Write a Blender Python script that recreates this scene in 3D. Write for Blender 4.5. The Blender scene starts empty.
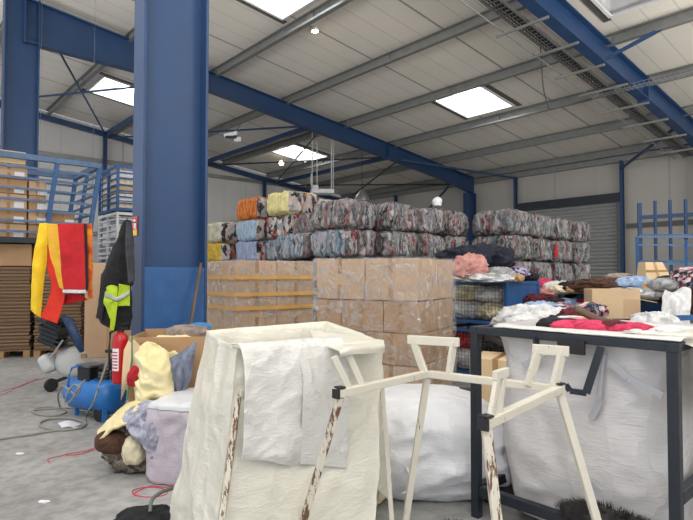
import bpy, math, random
from mathutils import Vector, Matrix, noise
random.seed(7)
C = bpy.context.scene.collection
sc = bpy.context.scene
R = math.radians
FPX = 545.0; PITCH = R(1.6); EYE = 1.5
ANG = R(41.2)                                   # the hall stands turned to the lens
RV = Vector((math.cos(ANG), math.sin(ANG), 0)); PV = Vector((-math.sin(ANG), math.cos(ANG), 0))
# ---------------------------------------------------------------- survey helpers
def ray(px, py):
    u = (px - 346.5) / FPX; v = (260 - py) / FPX
    return Vector((u, math.cos(PITCH) - v * math.sin(PITCH), math.sin(PITCH) + v * math.cos(PITCH)))
def P(px, py, Y):                               # point at distance Y
    d = ray(px, py); return Vector((0, 0, EYE)) + d * (Y / d.y)
def H(px, py, z):                               # point at height z
    d = ray(px, py); return Vector((0, 0, EYE)) + d * ((z - EYE) / d.z)
def B(r, p, z=0): return RV * r + PV * p + Vector((0, 0, z))
def roofz(r): return 8.286 - .124 * r
# ---------------------------------------------------------------- materials
def lin(c):
    return tuple(((x / 255) / 12.92 if x / 255 <= .04045 else ((x / 255 + .055) / 1.055) ** 2.4) for x in c) + (1,)
def newmat(name):
    m = bpy.data.materials.new(name); m.use_nodes = True
    nt = m.node_tree; b = nt.nodes['Principled BSDF']; return m, nt, b
def N(nt, t, **kw):
    n = nt.nodes.new(t)
    for k, v in kw.items(): setattr(n, k, v)
    return n
def coords(nt, scale=(1, 1, 1), rand=False, rot=(0, 0, 0)):
    tc = N(nt, 'ShaderNodeTexCoord'); mp = N(nt, 'ShaderNodeMapping'); mp.inputs['Scale'].default_value = scale
    mp.inputs['Rotation'].default_value = rot
    nt.links.new(tc.outputs['Object'], mp.inputs['Vector'])
    if rand:
        oi = N(nt, 'ShaderNodeObjectInfo'); mu = N(nt, 'ShaderNodeMath', operation='MULTIPLY'); mu.inputs[1].default_value = 57
        nt.links.new(oi.outputs['Random'], mu.inputs[0])
        nt.links.new(mu.outputs[0], mp.inputs['Location'])
    return mp.outputs['Vector']
def noise_n(nt, vec, scale, detail=4, rough=.55, dist=0):
    n = N(nt, 'ShaderNodeTexNoise'); n.inputs['Scale'].default_value = scale; n.inputs['Detail'].default_value = detail
    n.inputs['Roughness'].default_value = rough; n.inputs['Distortion'].default_value = dist
    nt.links.new(vec, n.inputs['Vector']); return n
def ramp(nt, fac, stops, interp='LINEAR'):
    r = N(nt, 'ShaderNodeValToRGB'); cr = r.color_ramp; cr.interpolation = interp
    while len(cr.elements) < len(stops): cr.elements.new(.5)
    for e, (p, c) in zip(cr.elements, stops): e.position = p; e.color = c
    nt.links.new(fac, r.inputs[0]); return r.outputs[0]
def bump(nt, b, h, strength=.3, dist=.02):
    bm = N(nt, 'ShaderNodeBump'); bm.inputs['Strength'].default_value = strength; bm.inputs['Distance'].default_value = dist
    nt.links.new(h, bm.inputs['Height']); nt.links.new(bm.outputs[0], b.inputs['Normal'])
def mix(nt, fac, a, bb, blend='MIX'):
    m = N(nt, 'ShaderNodeMix', data_type='RGBA', blend_type=blend)
    if isinstance(fac, float): m.inputs[0].default_value = fac
    else: nt.links.new(fac, m.inputs[0])
    for s, v in ((6, a), (7, bb)):
        if isinstance(v, tuple): m.inputs[s].default_value = v
        else: nt.links.new(v, m.inputs[s])
    return m.outputs[2]
def paint(name, c, rough=.5, metal=0, var=.12, scale=3, bmp=0, rand=False):
    m, nt, b = newmat(name); v = coords(nt, rand=rand); n = noise_n(nt, v, scale, 6)
    c = lin(c); a = tuple(x * (1 - var) for x in c[:3]) + (1,); d = tuple(min(1, x * (1 + var)) for x in c[:3]) + (1,)
    nt.links.new(ramp(nt, n.outputs[0], [(.3, a), (.7, d)]), b.inputs['Base Color'])
    b.inputs['Roughness'].default_value = rough; b.inputs['Metallic'].default_value = metal
    if bmp: n2 = noise_n(nt, v, scale * 8, 5); bump(nt, b, n2.outputs[0], bmp)
    return m
def fabric(name, c, c2=None, scale=9, stretch=(1, 1, 1), rough=.9, bmp=.5):
    m, nt, b = newmat(name); v = coords(nt, stretch, rand=True); n = noise_n(nt, v, scale, 5, .6, .8)
    c = lin(c); c2 = lin(c2) if c2 else tuple(x * .8 for x in c[:3]) + (1,)
    nt.links.new(ramp(nt, n.outputs[0], [(.35, c2), (.6, c)]), b.inputs['Base Color'])
    b.inputs['Roughness'].default_value = rough; n2 = noise_n(nt, v, scale * 1.7, 6, .6, 1.5); bump(nt, b, n2.outputs[0], bmp, .04)
    return m
def bale_mat(name, pal, sc3=(26, 26, 4.6), gloss=.3, dark=1.):
    m, nt, b = newmat(name); v = coords(nt, rand=True)
    nz = noise_n(nt, v, 5, 3); vm = N(nt, 'ShaderNodeVectorMath', operation='MULTIPLY_ADD'); vm.inputs[1].default_value = (.16, .16, .16)
    nt.links.new(nz.outputs['Color'], vm.inputs[0]); nt.links.new(v, vm.inputs[2])
    vs = N(nt, 'ShaderNodeVectorMath', operation='MULTIPLY'); vs.inputs[1].default_value = sc3; nt.links.new(vm.outputs[0], vs.inputs[0])
    vo = N(nt, 'ShaderNodeTexVoronoi'); vo.inputs['Scale'].default_value = 1; nt.links.new(vs.outputs[0], vo.inputs['Vector'])
    sp = N(nt, 'ShaderNodeSeparateColor'); nt.links.new(vo.outputs['Color'], sp.inputs[0])
    if dark < 1: pal = [tuple(x * dark for x in c) for c in pal]
    cols = ramp(nt, sp.outputs[0], [(i / len(pal), lin(c)) for i, c in enumerate(pal)], 'CONSTANT')
    vf = N(nt, 'ShaderNodeVectorMath', operation='MULTIPLY'); vf.inputs[1].default_value = (30, 30, 5); nt.links.new(vm.outputs[0], vf.inputs[0])
    n2 = noise_n(nt, vf.outputs[0], 1, 4, .6, 1)
    film = ramp(nt, n2.outputs[0], [(.5, (.0, .0, .0, 1)), (.7, (.6, .6, .6, 1))])
    nt.links.new(mix(nt, film, cols, lin((205, 207, 210))), b.inputs['Base Color'])  # pale streaks paint the glare of plastic wrap into the base colour
    b.inputs['Roughness'].default_value = gloss + .1
    bump(nt, b, n2.outputs[0], .9, .05); return m
M = {}
M['blue'] = paint('blue_painted_steel', (33, 62, 100), .4, 0, .10, 2)
M['blue2'] = paint('blue_painted_cage_steel', (42, 86, 138), .45, 0, .18, 6)
M['paleblue'] = paint('worn_blue_grey_steel', (86, 112, 144), .5, 0, .2, 8)
M['galv'] = paint('galvanised_steel', (136, 137, 134), .42, .35, .12, 5)
M['grey'] = paint('grey_metal', (110, 112, 114), .45, .5, .1, 5)
M['dark'] = paint('dark_grey_steel', (38, 44, 52), .4, .1, .15, 6)
M['black'] = paint('black_plastic', (28, 28, 31), .45, 0, .2, 6)
M['white'] = paint('white_painted_metal', (225, 226, 224), .45)
M['red'] = paint('red_painted_metal', (190, 24, 30), .3, 0, .06)
M['tankblue'] = paint('bright_blue_tank', (38, 116, 190), .35, 0, .1, 5)
M['tankwhite'] = paint('greyish_white_plastic', (196, 197, 195), .45, 0, .06, 4)
M['silver'] = paint('aluminium', (170, 170, 168), .35, .7, .1, 9)
M['wood'] = paint('pallet_wood', (160, 128, 90), .8, 0, .2, 7, .2)
M['stick'] = paint('brown_stick', (98, 80, 62), .6, 0, .2, 9)
M['paper'] = paint('white_paper', (232, 233, 235), .7, 0, .03)
M['hose'] = paint('grey_rubber_hose', (150, 148, 138), .6, 0, .12)
M['greenline'] = paint('green_tape', (70, 120, 90), .6)
M['tape'] = paint('brown_tape', (168, 128, 80), .25, 0, .12, 9)
M['orangetape'] = paint('amber_tape', (205, 160, 92), .3, 0, .12, 9)
M['yellow'] = paint('yellow_plastic', (232, 200, 50), .5)
def card(name, c):
    m, nt, b = newmat(name); v = coords(nt, (1, 1, 1), rand=True); n = noise_n(nt, v, 4, 6, .6)
    c = lin(c); nt.links.new(ramp(nt, n.outputs[0], [(.3, tuple(x * .86 for x in c[:3]) + (1,)), (.7, c)]), b.inputs['Base Color'])
    b.inputs['Roughness'].default_value = .75; n2 = noise_n(nt, v, 14, 5); bump(nt, b, n2.outputs[0], .25, .01); return m
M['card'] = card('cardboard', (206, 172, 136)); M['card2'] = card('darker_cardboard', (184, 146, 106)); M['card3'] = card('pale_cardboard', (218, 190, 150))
M['cardstack'] = None
m, nt, b = newmat('layered_cardboard'); v = coords(nt); wv = N(nt, 'ShaderNodeTexWave', bands_direction='Z'); wv.inputs['Scale'].default_value = 5; wv.inputs['Distortion'].default_value = 1.2
wv.inputs['Detail'].default_value = 3; nt.links.new(v, wv.inputs['Vector'])
nt.links.new(ramp(nt, wv.outputs[0], [(0, lin((92, 72, 54))), (.6, lin((146, 118, 90)))]), b.inputs['Base Color']); b.inputs['Roughness'].default_value = .85
bump(nt, b, wv.outputs[0], .6, .03); M['cardstack'] = m
# white woven plastic of the big bags
def bagmat(name, c, trans=.0, sc_=6):
    m, nt, b = newmat(name); v = coords(nt, (1, 1, 1)); n3 = noise_n(nt, v, 1.6, 3)
    c = lin(c); nt.links.new(ramp(nt, n3.outputs[0], [(.3, tuple(x * .9 for x in c[:3]) + (1,)), (.65, c)]), b.inputs['Base Color'])
    b.inputs['Roughness'].default_value = .36; tot = None
    for sc2, st, wt in ((sc_ * .55, (1, 1, .5), 1.), (sc_ * 1.6, (1, 1, 1.6), .22), (sc_ * 5, (.5, .5, 3), .13)):
        vv = coords(nt, st); n = noise_n(nt, vv, sc2, 3, .5, .3); s1 = N(nt, 'ShaderNodeMath', operation='SUBTRACT'); s1.inputs[1].default_value = .5; nt.links.new(n.outputs[0], s1.inputs[0])
        ab = N(nt, 'ShaderNodeMath', operation='ABSOLUTE'); nt.links.new(s1.outputs[0], ab.inputs[0]); pw_ = N(nt, 'ShaderNodeMath', operation='POWER'); pw_.inputs[1].default_value = .6; nt.links.new(ab.outputs[0], pw_.inputs[0])
        ma = N(nt, 'ShaderNodeMath', operation='MULTIPLY'); ma.inputs[1].default_value = -wt; nt.links.new(pw_.outputs[0], ma.inputs[0])
        if tot is None: tot = ma.outputs[0]
        else:
            ad = N(nt, 'ShaderNodeMath', operation='ADD'); nt.links.new(tot, ad.inputs[0]); nt.links.new(ma.outputs[0], ad.inputs[1]); tot = ad.outputs[0]
    bump(nt, b, tot, .42, .06); return m
M['bag'] = bagmat('white_woven_plastic', (226, 224, 218)); M['bagcream'] = bagmat('cream_woven_plastic', (230, 226, 210), sc_=4)
M['bagclear'] = bagmat('milky_plastic_liner', (208, 205, 204), sc_=3.2)
M['sack'] = bagmat('bright_white_sack', (228, 229, 232), sc_=5)
# rusty paint
def rusty(name, lo, hi, c=(212, 206, 190)):
    m, nt, b = newmat(name); v = coords(nt, (1, 1, .16)); n = noise_n(nt, v, 34, 9, .75)
    nt.links.new(ramp(nt, n.outputs[0], [(lo, lin((104, 70, 44))), (hi, lin(c))]), b.inputs['Base Color']); b.inputs['Roughness'].default_value = .55
    bump(nt, b, n.outputs[0], .3, .004); return m
M['ivory'] = rusty('chipped_ivory_paint', .36, .385); M['rust'] = rusty('rusted_ivory_paint', .465, .49, (216, 208, 190))
# film
def film(name, a=.3):
    m, nt, b = newmat(name); v = coords(nt, (1, 1, 1.0)); n = noise_n(nt, v, 4, 8, .68, 2.2)
    tr = N(nt, 'ShaderNodeBsdfTransparent'); gl = N(nt, 'ShaderNodeBsdfGlossy'); gl.inputs['Roughness'].default_value = .11
    df = N(nt, 'ShaderNodeBsdfDiffuse'); df.inputs[0].default_value = (.8, .8, .8, 1)
    bm = N(nt, 'ShaderNodeBump'); bm.inputs['Strength'].default_value = 1; bm.inputs['Distance'].default_value = .12
    nt.links.new(n.outputs[0], bm.inputs['Height']); nt.links.new(bm.outputs[0], gl.inputs['Normal'])
    m1 = N(nt, 'ShaderNodeMixShader'); m1.inputs[0].default_value = .16
    nt.links.new(gl.outputs[0], m1.inputs[1]); nt.links.new(df.outputs[0], m1.inputs[2])
    n2 = noise_n(nt, v, 7, 6, .7, 2); rr = ramp(nt, n2.outputs[0], [(.44, (.10, .10, .10, 1)), (.66, (a, a, a, 1))])
    m2 = N(nt, 'ShaderNodeMixShader'); nt.links.new(rr, m2.inputs[0]); nt.links.new(tr.outputs[0], m2.inputs[1]); nt.links.new(m1.outputs[0], m2.inputs[2])
    nt.links.new(m2.outputs[0], nt.nodes['Material Output'].inputs[0]); return m
M['film'] = film('clear_stretch_film', .8)
def glow(name, c, s):
    m = bpy.data.materials.new(name); m.use_nodes = True; nt = m.node_tree; nt.nodes.clear()
    e = N(nt, 'ShaderNodeEmission'); e.inputs[0].default_value = lin(c); e.inputs[1].default_value = s
    o = N(nt, 'ShaderNodeOutputMaterial'); nt.links.new(e.outputs[0], o.inputs[0]); return m
M['sky'] = glow('daylight_pane', (250, 252, 255), 9.0); M['warm'] = glow('warm_lamp', (255, 214, 150), 60); M['cool'] = glow('lamp_lens', (255, 240, 215), 14)
# building surfaces
def panel(name, c, axis, step, minor, dark=.35, dirt=.06):
    m, nt, b = newmat(name); tc = N(nt, 'ShaderNodeTexCoord'); s = N(nt, 'ShaderNodeSeparateXYZ'); nt.links.new(tc.outputs['Object'], s.inputs[0])
    def line(st, w, off=0.):
        ad = N(nt, 'ShaderNodeMath', operation='ADD'); ad.inputs[1].default_value = 100 + off; nt.links.new(s.outputs[axis], ad.inputs[0])
        dv = N(nt, 'ShaderNodeMath', operation='DIVIDE'); dv.inputs[1].default_value = st; nt.links.new(ad.outputs[0], dv.inputs[0])
        fr = N(nt, 'ShaderNodeMath', operation='FRACT'); nt.links.new(dv.outputs[0], fr.inputs[0])
        lt = N(nt, 'ShaderNodeMath', operation='LESS_THAN'); lt.inputs[1].default_value = w / st; nt.links.new(fr.outputs[0], lt.inputs[0]); return lt.outputs[0]
    n = noise_n(nt, tc.outputs['Object'], .7, 6); c = lin(c)
    base = ramp(nt, n.outputs[0], [(.3, tuple(x * (1 - dirt) for x in c[:3]) + (1,)), (.7, c)])
    mi = line(minor, .03); ma = line(step, .06)
    f1 = N(nt, 'ShaderNodeMath', operation='MULTIPLY'); f1.inputs[1].default_value = .35; nt.links.new(mi, f1.inputs[0])
    f2 = N(nt, 'ShaderNodeMath', operation='MULTIPLY'); f2.inputs[1].default_value = .9; nt.links.new(ma, f2.inputs[0])
    dk = tuple(x * dark for x in c[:3]) + (1,)
    nt.links.new(mix(nt, f2.outputs[0], mix(nt, f1.outputs[0], base, dk), dk), b.inputs['Base Color'])
    b.inputs['Roughness'].default_value = .3; return m
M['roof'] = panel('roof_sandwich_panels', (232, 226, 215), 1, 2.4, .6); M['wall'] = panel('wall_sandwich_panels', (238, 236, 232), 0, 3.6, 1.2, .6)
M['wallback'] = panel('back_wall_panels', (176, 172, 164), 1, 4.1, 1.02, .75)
m, nt, b = newmat('concrete_floor'); v = coords(nt); n = noise_n(nt, v, .9, 8, .62); n2 = noise_n(nt, v, 9, 6, .6); n3 = noise_n(nt, v, 60, 3)
c0 = ramp(nt, n.outputs[0], [(.3, lin((132, 132, 130))), (.52, lin((164, 164, 161))), (.7, lin((186, 185, 181)))])
c1 = mix(nt, .35, c0, ramp(nt, n2.outputs[0], [(.35, lin((105, 104, 102))), (.6, lin((190, 189, 186)))]))
n4 = noise_n(nt, v, 3.1, 5, .7); n5 = noise_n(nt, v, .35, 4, .5); c1 = mix(nt, ramp(nt, n5.outputs[0], [(.5, (0, 0, 0, 1)), (.62, (.35, .35, .35, 1))]), c1, lin((112, 112, 112))); sp = ramp(nt, n4.outputs[0], [(.68, (0, 0, 0, 1)), (.72, (.7, .7, .7, 1))])
nt.links.new(mix(nt, sp, c1, lin((98, 97, 96))), b.inputs['Base Color']); b.inputs['Roughness'].default_value = .55
bump(nt, b, n3.outputs[0], .12, .01); M['floor'] = m
# ---------------------------------------------------------------- mesh builder
class MB:
    def __init__(s): s.v = []; s.f = []; s.mi = []
    def add(s, vs, fs, mi=0):
        k = len(s.v); s.v += [Vector(a) for a in vs]; s.f += [tuple(i + k for i in f) for f in fs]; s.mi += [mi] * len(fs); return s
    def box(s, c, d, yaw=0, mat=None, mi=0):
        c = Vector(c); rot = mat if mat is not None else Matrix.Rotation(yaw, 3, 'Z')
        vs = [c + rot @ Vector((x * d[0] / 2, y * d[1] / 2, z * d[2] / 2)) for z in (-1, 1) for y in (-1, 1) for x in (-1, 1)]
        return s.add(vs, [(0, 2, 3, 1), (4, 5, 7, 6), (0, 1, 5, 4), (2, 6, 7, 3), (0, 4, 6, 2), (1, 3, 7, 5)], mi)
    def bar(s, a, b_, w, h=None, up=(0, 0, 1), mi=0):
        a = Vector(a); b_ = Vector(b_); h = h or w; x = (b_ - a).normalized(); up = Vector(up)
        if abs(x.dot(up)) > .98: up = Vector((RV.x, RV.y, 0))
        y = up.cross(x).normalized(); z = x.cross(y); rot = Matrix((x, y, z)).transposed()
        return s.box((a + b_) / 2, ((b_ - a).length, w, h), mat=rot, mi=mi)
    def tube(s, pts, r, seg=8, mi=0, cap=True):
        pts = [Vector(p) for p in pts]; n = len(pts); rings = []
        for i, p in enumerate(pts):
            t = (pts[min(i + 1, n - 1)] - pts[max(i - 1, 0)]).normalized(); a = Vector((0, 0, 1)) if abs(t.z) < .95 else Vector((1, 0, 0))
            u = t.cross(a).normalized(); w = u.cross(t); rr = r[i] if isinstance(r, (list, tuple)) else r
            rings.append([p + (u * math.cos(k * 2 * math.pi / seg) + w * math.sin(k * 2 * math.pi / seg)) * rr for k in range(seg)])
        vs = [q for g in rings for q in g]; fs = [(i * seg + k, i * seg + (k + 1) % seg, (i + 1) * seg + (k + 1) % seg, (i + 1) * seg + k) for i in range(n - 1) for k in range(seg)]
        if cap: fs += [tuple(range(seg))[::-1], tuple(range((n - 1) * seg, n * seg))]
        return s.add(vs, fs, mi)
    def grid(s, fn, nu, nv, wrap=False, mi=0):
        vs = [fn(i / nu, j / nv) for j in range(nv + 1) for i in range(nu + (0 if wrap else 1))]; w = nu if wrap else nu + 1
        fs = [(j * w + i, j * w + (i + 1) % w, (j + 1) * w + (i + 1) % w, (j + 1) * w + i) for j in range(nv) for i in range(nu)]
        return s.add(vs, fs, mi)
    def build(s, name, mat, parent=None, smooth=False, bevel=0, solid=0, origin=None, yaw=0, local=False):
        me = bpy.data.meshes.new(name); o = bpy.data.objects.new(name, me); C.objects.link(o)
        if parent is not None:
            inv = parent.matrix_basis.inverted() if not local else Matrix()
            if parent.parent is not None and not local: inv = inv @ parent.parent.matrix_basis.inverted()
            vs = [inv @ q for q in s.v]; o.parent = parent
        else:
            if origin is None:
                xs = [q.x for q in s.v]; ys = [q.y for q in s.v]; origin = Vector(((min(xs) + max(xs)) / 2, (min(ys) + max(ys)) / 2, min(q.z for q in s.v)))
            mtx = Matrix.Translation(origin) @ Matrix.Rotation(yaw, 4, 'Z'); inv = mtx.inverted(); vs = [inv @ q for q in s.v]
            o.location = origin; o.rotation_euler = (0, 0, yaw)
            o.matrix_basis = mtx
        me.from_pydata([tuple(q) for q in vs], [], s.f)
        for m_ in (mat if isinstance(mat, (list, tuple)) else [mat]): me.materials.append(m_)
        for pl, i in zip(me.polygons, s.mi): pl.material_index = i; pl.use_smooth = smooth
        me.update()
        if bevel: q = o.modifiers.new('bevel', 'BEVEL'); q.width = bevel; q.segments = 2; q.limit_method = 'ANGLE'
        if solid: q = o.modifiers.new('thickness', 'SOLIDIFY'); q.thickness = solid; q.offset = 0
        return o
def tag(o, label, cat, group=None, kind=None):
    o['label'] = label; o['category'] = cat
    if group: o['group'] = group
    if kind: o['kind'] = kind
    return o
def struct(o, kind='structure'): o['kind'] = kind; return o
def thing(name, loc, label, cat, group=None, yaw=0):
    o = bpy.data.objects.new(name, None); C.objects.link(o); o.matrix_basis = Matrix.Translation(Vector(loc)) @ Matrix.Rotation(yaw, 4, 'Z')
    o.empty_display_size = .1; return tag(o, label, cat, group)
def cr(pts, t):                                  # Catmull-Rom through a list of vectors
    n = len(pts) - 1; x = min(max(t, 0), 1) * n; i = min(int(x), n - 1); f = x - i
    p0 = pts[max(i - 1, 0)]; p1 = pts[i]; p2 = pts[i + 1]; p3 = pts[min(i + 2, n)]
    return .5 * ((2 * p1) + (p2 - p0) * f + (2 * p0 - 5 * p1 + 4 * p2 - p3) * f * f + (3 * p1 - p0 - 3 * p2 + p3) * f ** 3)
def crc(pts, t):                                 # closed version
    n = len(pts); x = (t % 1) * n; i = int(x) % n; f = x - int(x); g = lambda k: pts[(i + k) % n]
    p0, p1, p2, p3 = g(-1), g(0), g(1), g(2)
    return .5 * ((2 * p1) + (p2 - p0) * f + (2 * p0 - 5 * p1 + 4 * p2 - p3) * f * f + (3 * p1 - p0 - 3 * p2 + p3) * f ** 3)
def nz3(p, f, s=0): return noise.noise(Vector((p.x * f + s * 3.1, p.y * f - s * 1.7, p.z * f + s)))
def ridge(p, f, s=0): return 1 - 2 * abs(nz3(p, f, s))
def sheet(rows, nu=40, nv=40, amp=.01, freq=6, seed=0, mb=None, mi=0, pleat=None):
    rows = [[Vector(p) for p in r] for r in rows]
    def fn(u, v):
        col = [cr(r, u) for r in rows]; p = cr(col, v)
        k = amp * (ridge(p, freq, seed) + .5 * ridge(p, freq * 2.3, seed + 5))
        if pleat: k += pleat[0] * math.sin(u * pleat[1] * 6.283 + 2 * nz3(p, 2, seed)) * (.3 + .7 * v)
        return p + Vector((.25 * k * math.sin(p.x * 9), -k, k * .35))
    return (mb or MB()).grid(fn, nu, nv, mi=mi)
def loft(rings, nu=64, nv=40, amp=.01, freq=5, seed=0, mb=None, mi=0, capb=True, capt=True, center=None):
    rings = [[Vector(p) for p in r] for r in rings]; mb = mb or MB()
    cs = [sum(r, Vector()) / len(r) for r in rings]
    def fn(u, v):
        p = cr([crc(r, u) for r in rings], v); c = cr(cs, v); d = (p - c); d.z = 0; d = d.normalized() if d.length > 1e-6 else Vector()
        return p + d * amp * (ridge(p, freq, seed) + .5 * ridge(p, freq * 2.2, seed + 4) + .6 * nz3(p, freq * .4, seed))
    k = len(mb.v); mb.grid(fn, nu, nv, True, mi)
    if capb: mb.f.append(tuple(k + i for i in range(nu))[::-1]); mb.mi.append(mi)
    if capt: mb.f.append(tuple(k + nv * nu + i for i in range(nu))); mb.mi.append(mi)
    return mb
def lump(c, d, yaw=0, seed=0, amp=.16, freq=4., nu=44, nv=24, sq=.75, mb=None, mi=0, tilt=0):
    c = Vector(c); rot = Matrix.Rotation(yaw, 3, 'Z') @ Matrix.Rotation(tilt, 3, 'Y'); mb = mb or MB()
    f = lambda x: math.copysign(abs(x) ** sq, x); m = min(d)
    def fn(u, v):
        th = u * 2 * math.pi; ph = (v - .5) * math.pi * .998
        q = Vector((f(math.cos(ph)) * f(math.cos(th)), f(math.cos(ph)) * f(math.sin(th)), f(math.sin(ph))))
        w = Vector((q.x * d[0], q.y * d[1], q.z * d[2])) / 2; ww = w + Vector((nz3(w, freq * .7, seed + 2), nz3(w, freq * .7, seed + 6), nz3(w, freq * .7, seed + 9))) * .05; k = 1 + amp * (ridge(ww, freq, seed) * .9 + .7 * ridge(ww, freq * 2.1, seed + 3) + .35 * ridge(ww, freq * 4.5, seed + 5) + .9 * nz3(w, freq * .45, seed + 8))
        w *= k; w.z = max(w.z, -d[2] / 2); return c + rot @ w + Vector((0, 0, d[2] / 2))
    return mb.grid(fn, nu, nv, True, mi)
def lathe(c, prof, seg=24, axis='Z', mb=None, mi=0, rot=None):
    c = Vector(c); mb = mb or MB(); rot = rot or Matrix.Identity(3)
    def fn(u, v):
        i = round(v * (len(prof) - 1)); r_, z = prof[i]; return c + rot @ Vector((r_ * math.cos(u * 6.28318), r_ * math.sin(u * 6.28318), z))
    return mb.grid(fn, seg, len(prof) - 1, True, mi)
# ================================================================ THE HALL
# floor
mb = MB(); mb.add([B(-3, -6), B(20.5, -6), B(20.5, 23.7), B(-3, 23.7)], [(0, 1, 2, 3)])
struct(mb.build('floor', M['floor'], origin=Vector((0, 0, 0)), yaw=ANG))
# roof sheet with openings for the skylights, local axes: x along the rafters, y along the purlins
LIGHTS = [(5.45, 9.0, 7.3, 10.65), (12.95, 9.05, 14.7, 10.75), (13.05, 18.2, 14.85, 19.85), (5.5, 18.0, 7.1, 19.75),
          (5.45, -.2, 7.3, 1.5), (13.0, -.2, 14.8, 1.5), (-2.0, 9.0, -.3, 10.7), (-2.0, 0, -.3, 1.7), (-2.0, -9, -.3, -7.3), (5.5, -9, 7.3, -7.3)]
HATCH = (10.45, 3.35, 11.85, 4.95)
rs = sorted({-4.0, 20.5} | {a for l in LIGHTS + [HATCH] for a in (l[0], l[2])}); ps = sorted({-9.5, 23.6} | {a for l in LIGHTS + [HATCH] for a in (l[1], l[3])})
mb = MB()
for i in range(len(rs) - 1):
    for j in range(len(ps) - 1):
        cx = (rs[i] + rs[i + 1]) / 2; cy = (ps[j] + ps[j + 1]) / 2
        if any(l[0] < cx < l[2] and l[1] < cy < l[3] for l in LIGHTS + [HATCH]): continue
        q = [B(rs[i], ps[j]), B(rs[i + 1], ps[j]), B(rs[i + 1], ps[j + 1]), B(rs[i], ps[j + 1])]
        k = [roofz(rs[i]) + .25, roofz(rs[i + 1]) + .25] ; zz = [k[0], k[1], k[1], k[0]]
        lo = [Vector((a.x, a.y, z)) for a, z in zip(q, zz)]; hi = [a + Vector((0, 0, .1)) for a in lo]
        mb.add(lo, [(3, 2, 1, 0)]); mb.add(hi, [(0, 1, 2, 3)])
        
struct(mb.build('ceiling', M['roof'], origin=Vector((0, 0, 0)), yaw=ANG))
M['rail0'] = paint('dark_flashing', (92, 88, 84), .6)
M['curb'] = paint('white_skylight_curb', (228, 228, 226), .5); M['smoked'] = paint('smoked_hatch_pane', (58, 62, 66), .2)
def skylight(l, n, pane):
    r0, p0, r1, p1 = l; t = MB(); z = lambda r, h: roofz(r) + .25 + h
    cs = [(r0, p0), (r1, p0), (r1, p1), (r0, p1)]
    for k in range(4):
        a = cs[k]; b_ = cs[(k + 1) % 4]
        t.add([B(*a, z(a[0], -.02)), B(*b_, z(b_[0], -.02)), B(*b_, z(b_[0], .42)), B(*a, z(a[0], .42))], [(0, 1, 2, 3), (3, 2, 1, 0)])
    g = .06                                     # frame lip
    for k in range(4):
        a = Vector(B(*cs[k], z(cs[k][0], -.03))); b_ = Vector(B(*cs[(k + 1) % 4], z(cs[(k + 1) % 4][0], -.03))); t.bar(a, b_, .07, .05)
    o = struct(t.build('window_%d' % n, M['curb'], origin=B((r0 + r1) / 2, (p0 + p1) / 2, z((r0 + r1) / 2, 0)), yaw=ANG))
    for k_, (x0, y0, x1, y1) in enumerate(((r0 - .16, p0 - .2, r1 + .16, p0 - .04), (r0 - .16, p1 + .04, r1 + .16, p1 + .2))):
        MB().box(B((x0 + x1) / 2, (y0 + y1) / 2, z((x0 + x1) / 2, -.012)), (x1 - x0, y1 - y0, .02), mat=Matrix.Rotation(ANG, 3, 'Z') @ Matrix.Rotation(math.atan(.124), 3, 'Y')).build('flashing', M['rail0'], o)
    pa = MB(); nu = 12
    def fn(u, v):
        r_ = r0 + (r1 - r0) * u; p_ = p0 + (p1 - p0) * v; return B(r_, p_, z(r_, .42) + .2 * (math.sin(math.pi * u) * math.sin(math.pi * v)) ** .5)
    pa.grid(fn, nu, nu); pa.build('pane', pane, o, smooth=True); return o
for i, l in enumerate(LIGHTS): skylight(l, i + 1, M['sky'])
skylight(HATCH, len(LIGHTS) + 1, M['smoked'])
# walls
mb = MB(); zt = lambda r: roofz(r) + .24
a, b_ = B(-4, 23.6), B(20.4, 23.6)
mb.add([a, b_, b_ + Vector((0, 0, zt(20.4))), a + Vector((0, 0, zt(-4)))], [(0, 1, 2, 3), (3, 2, 1, 0)])
mb.add([B(-4, 23.75, 0), B(20.4, 23.75, 0), B(20.4, 23.75, zt(20.4)), B(-4, 23.75, zt(-4))], [(0, 1, 2, 3)])
struct(mb.build('wall_left', M['wall'], origin=Vector((0, 0, 0)), yaw=ANG))
D0, D1, DZ = 8.3, 12.1, 4.18
mb = MB()
for (p0, p1, z0, z1) in [(-14, D0, 0, zt(20.4)), (D1, 23.75, 0, zt(20.4)), (D0, D1, DZ, zt(20.4))]:
    mb.box(B(20.44, (p0 + p1) / 2, (z0 + z1) / 2), (.16, p1 - p0, z1 - z0), ANG)
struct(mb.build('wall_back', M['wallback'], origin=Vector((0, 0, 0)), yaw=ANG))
mb = MB(); n = 30; M['shutter'] = paint('grey_shutter', (158, 161, 159), .5, .1, .03, 1)
mb.grid(lambda u, v: B(20.40 - .06 * abs(math.sin(v * n * math.pi)), D0 + (D1 - D0) * (1 - u), .02 + (DZ - .02) * v), 2, n * 8)
dr = struct(mb.build('door_1', M['shutter'], origin=B(20.4, 10.2, 0), yaw=ANG))
mb = MB(); mb.box(B(20.2, 10.2, DZ + .12), (.32, D1 - D0 + .3, .3), ANG); mb.build('shutter_box', M['dark'], dr)
for p_ in (D0 - .02, D1 + .02): MB().box(B(20.3, p_, DZ / 2), (.1, .12, DZ), ANG).build('guide_rail', M['grey'], dr)
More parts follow.
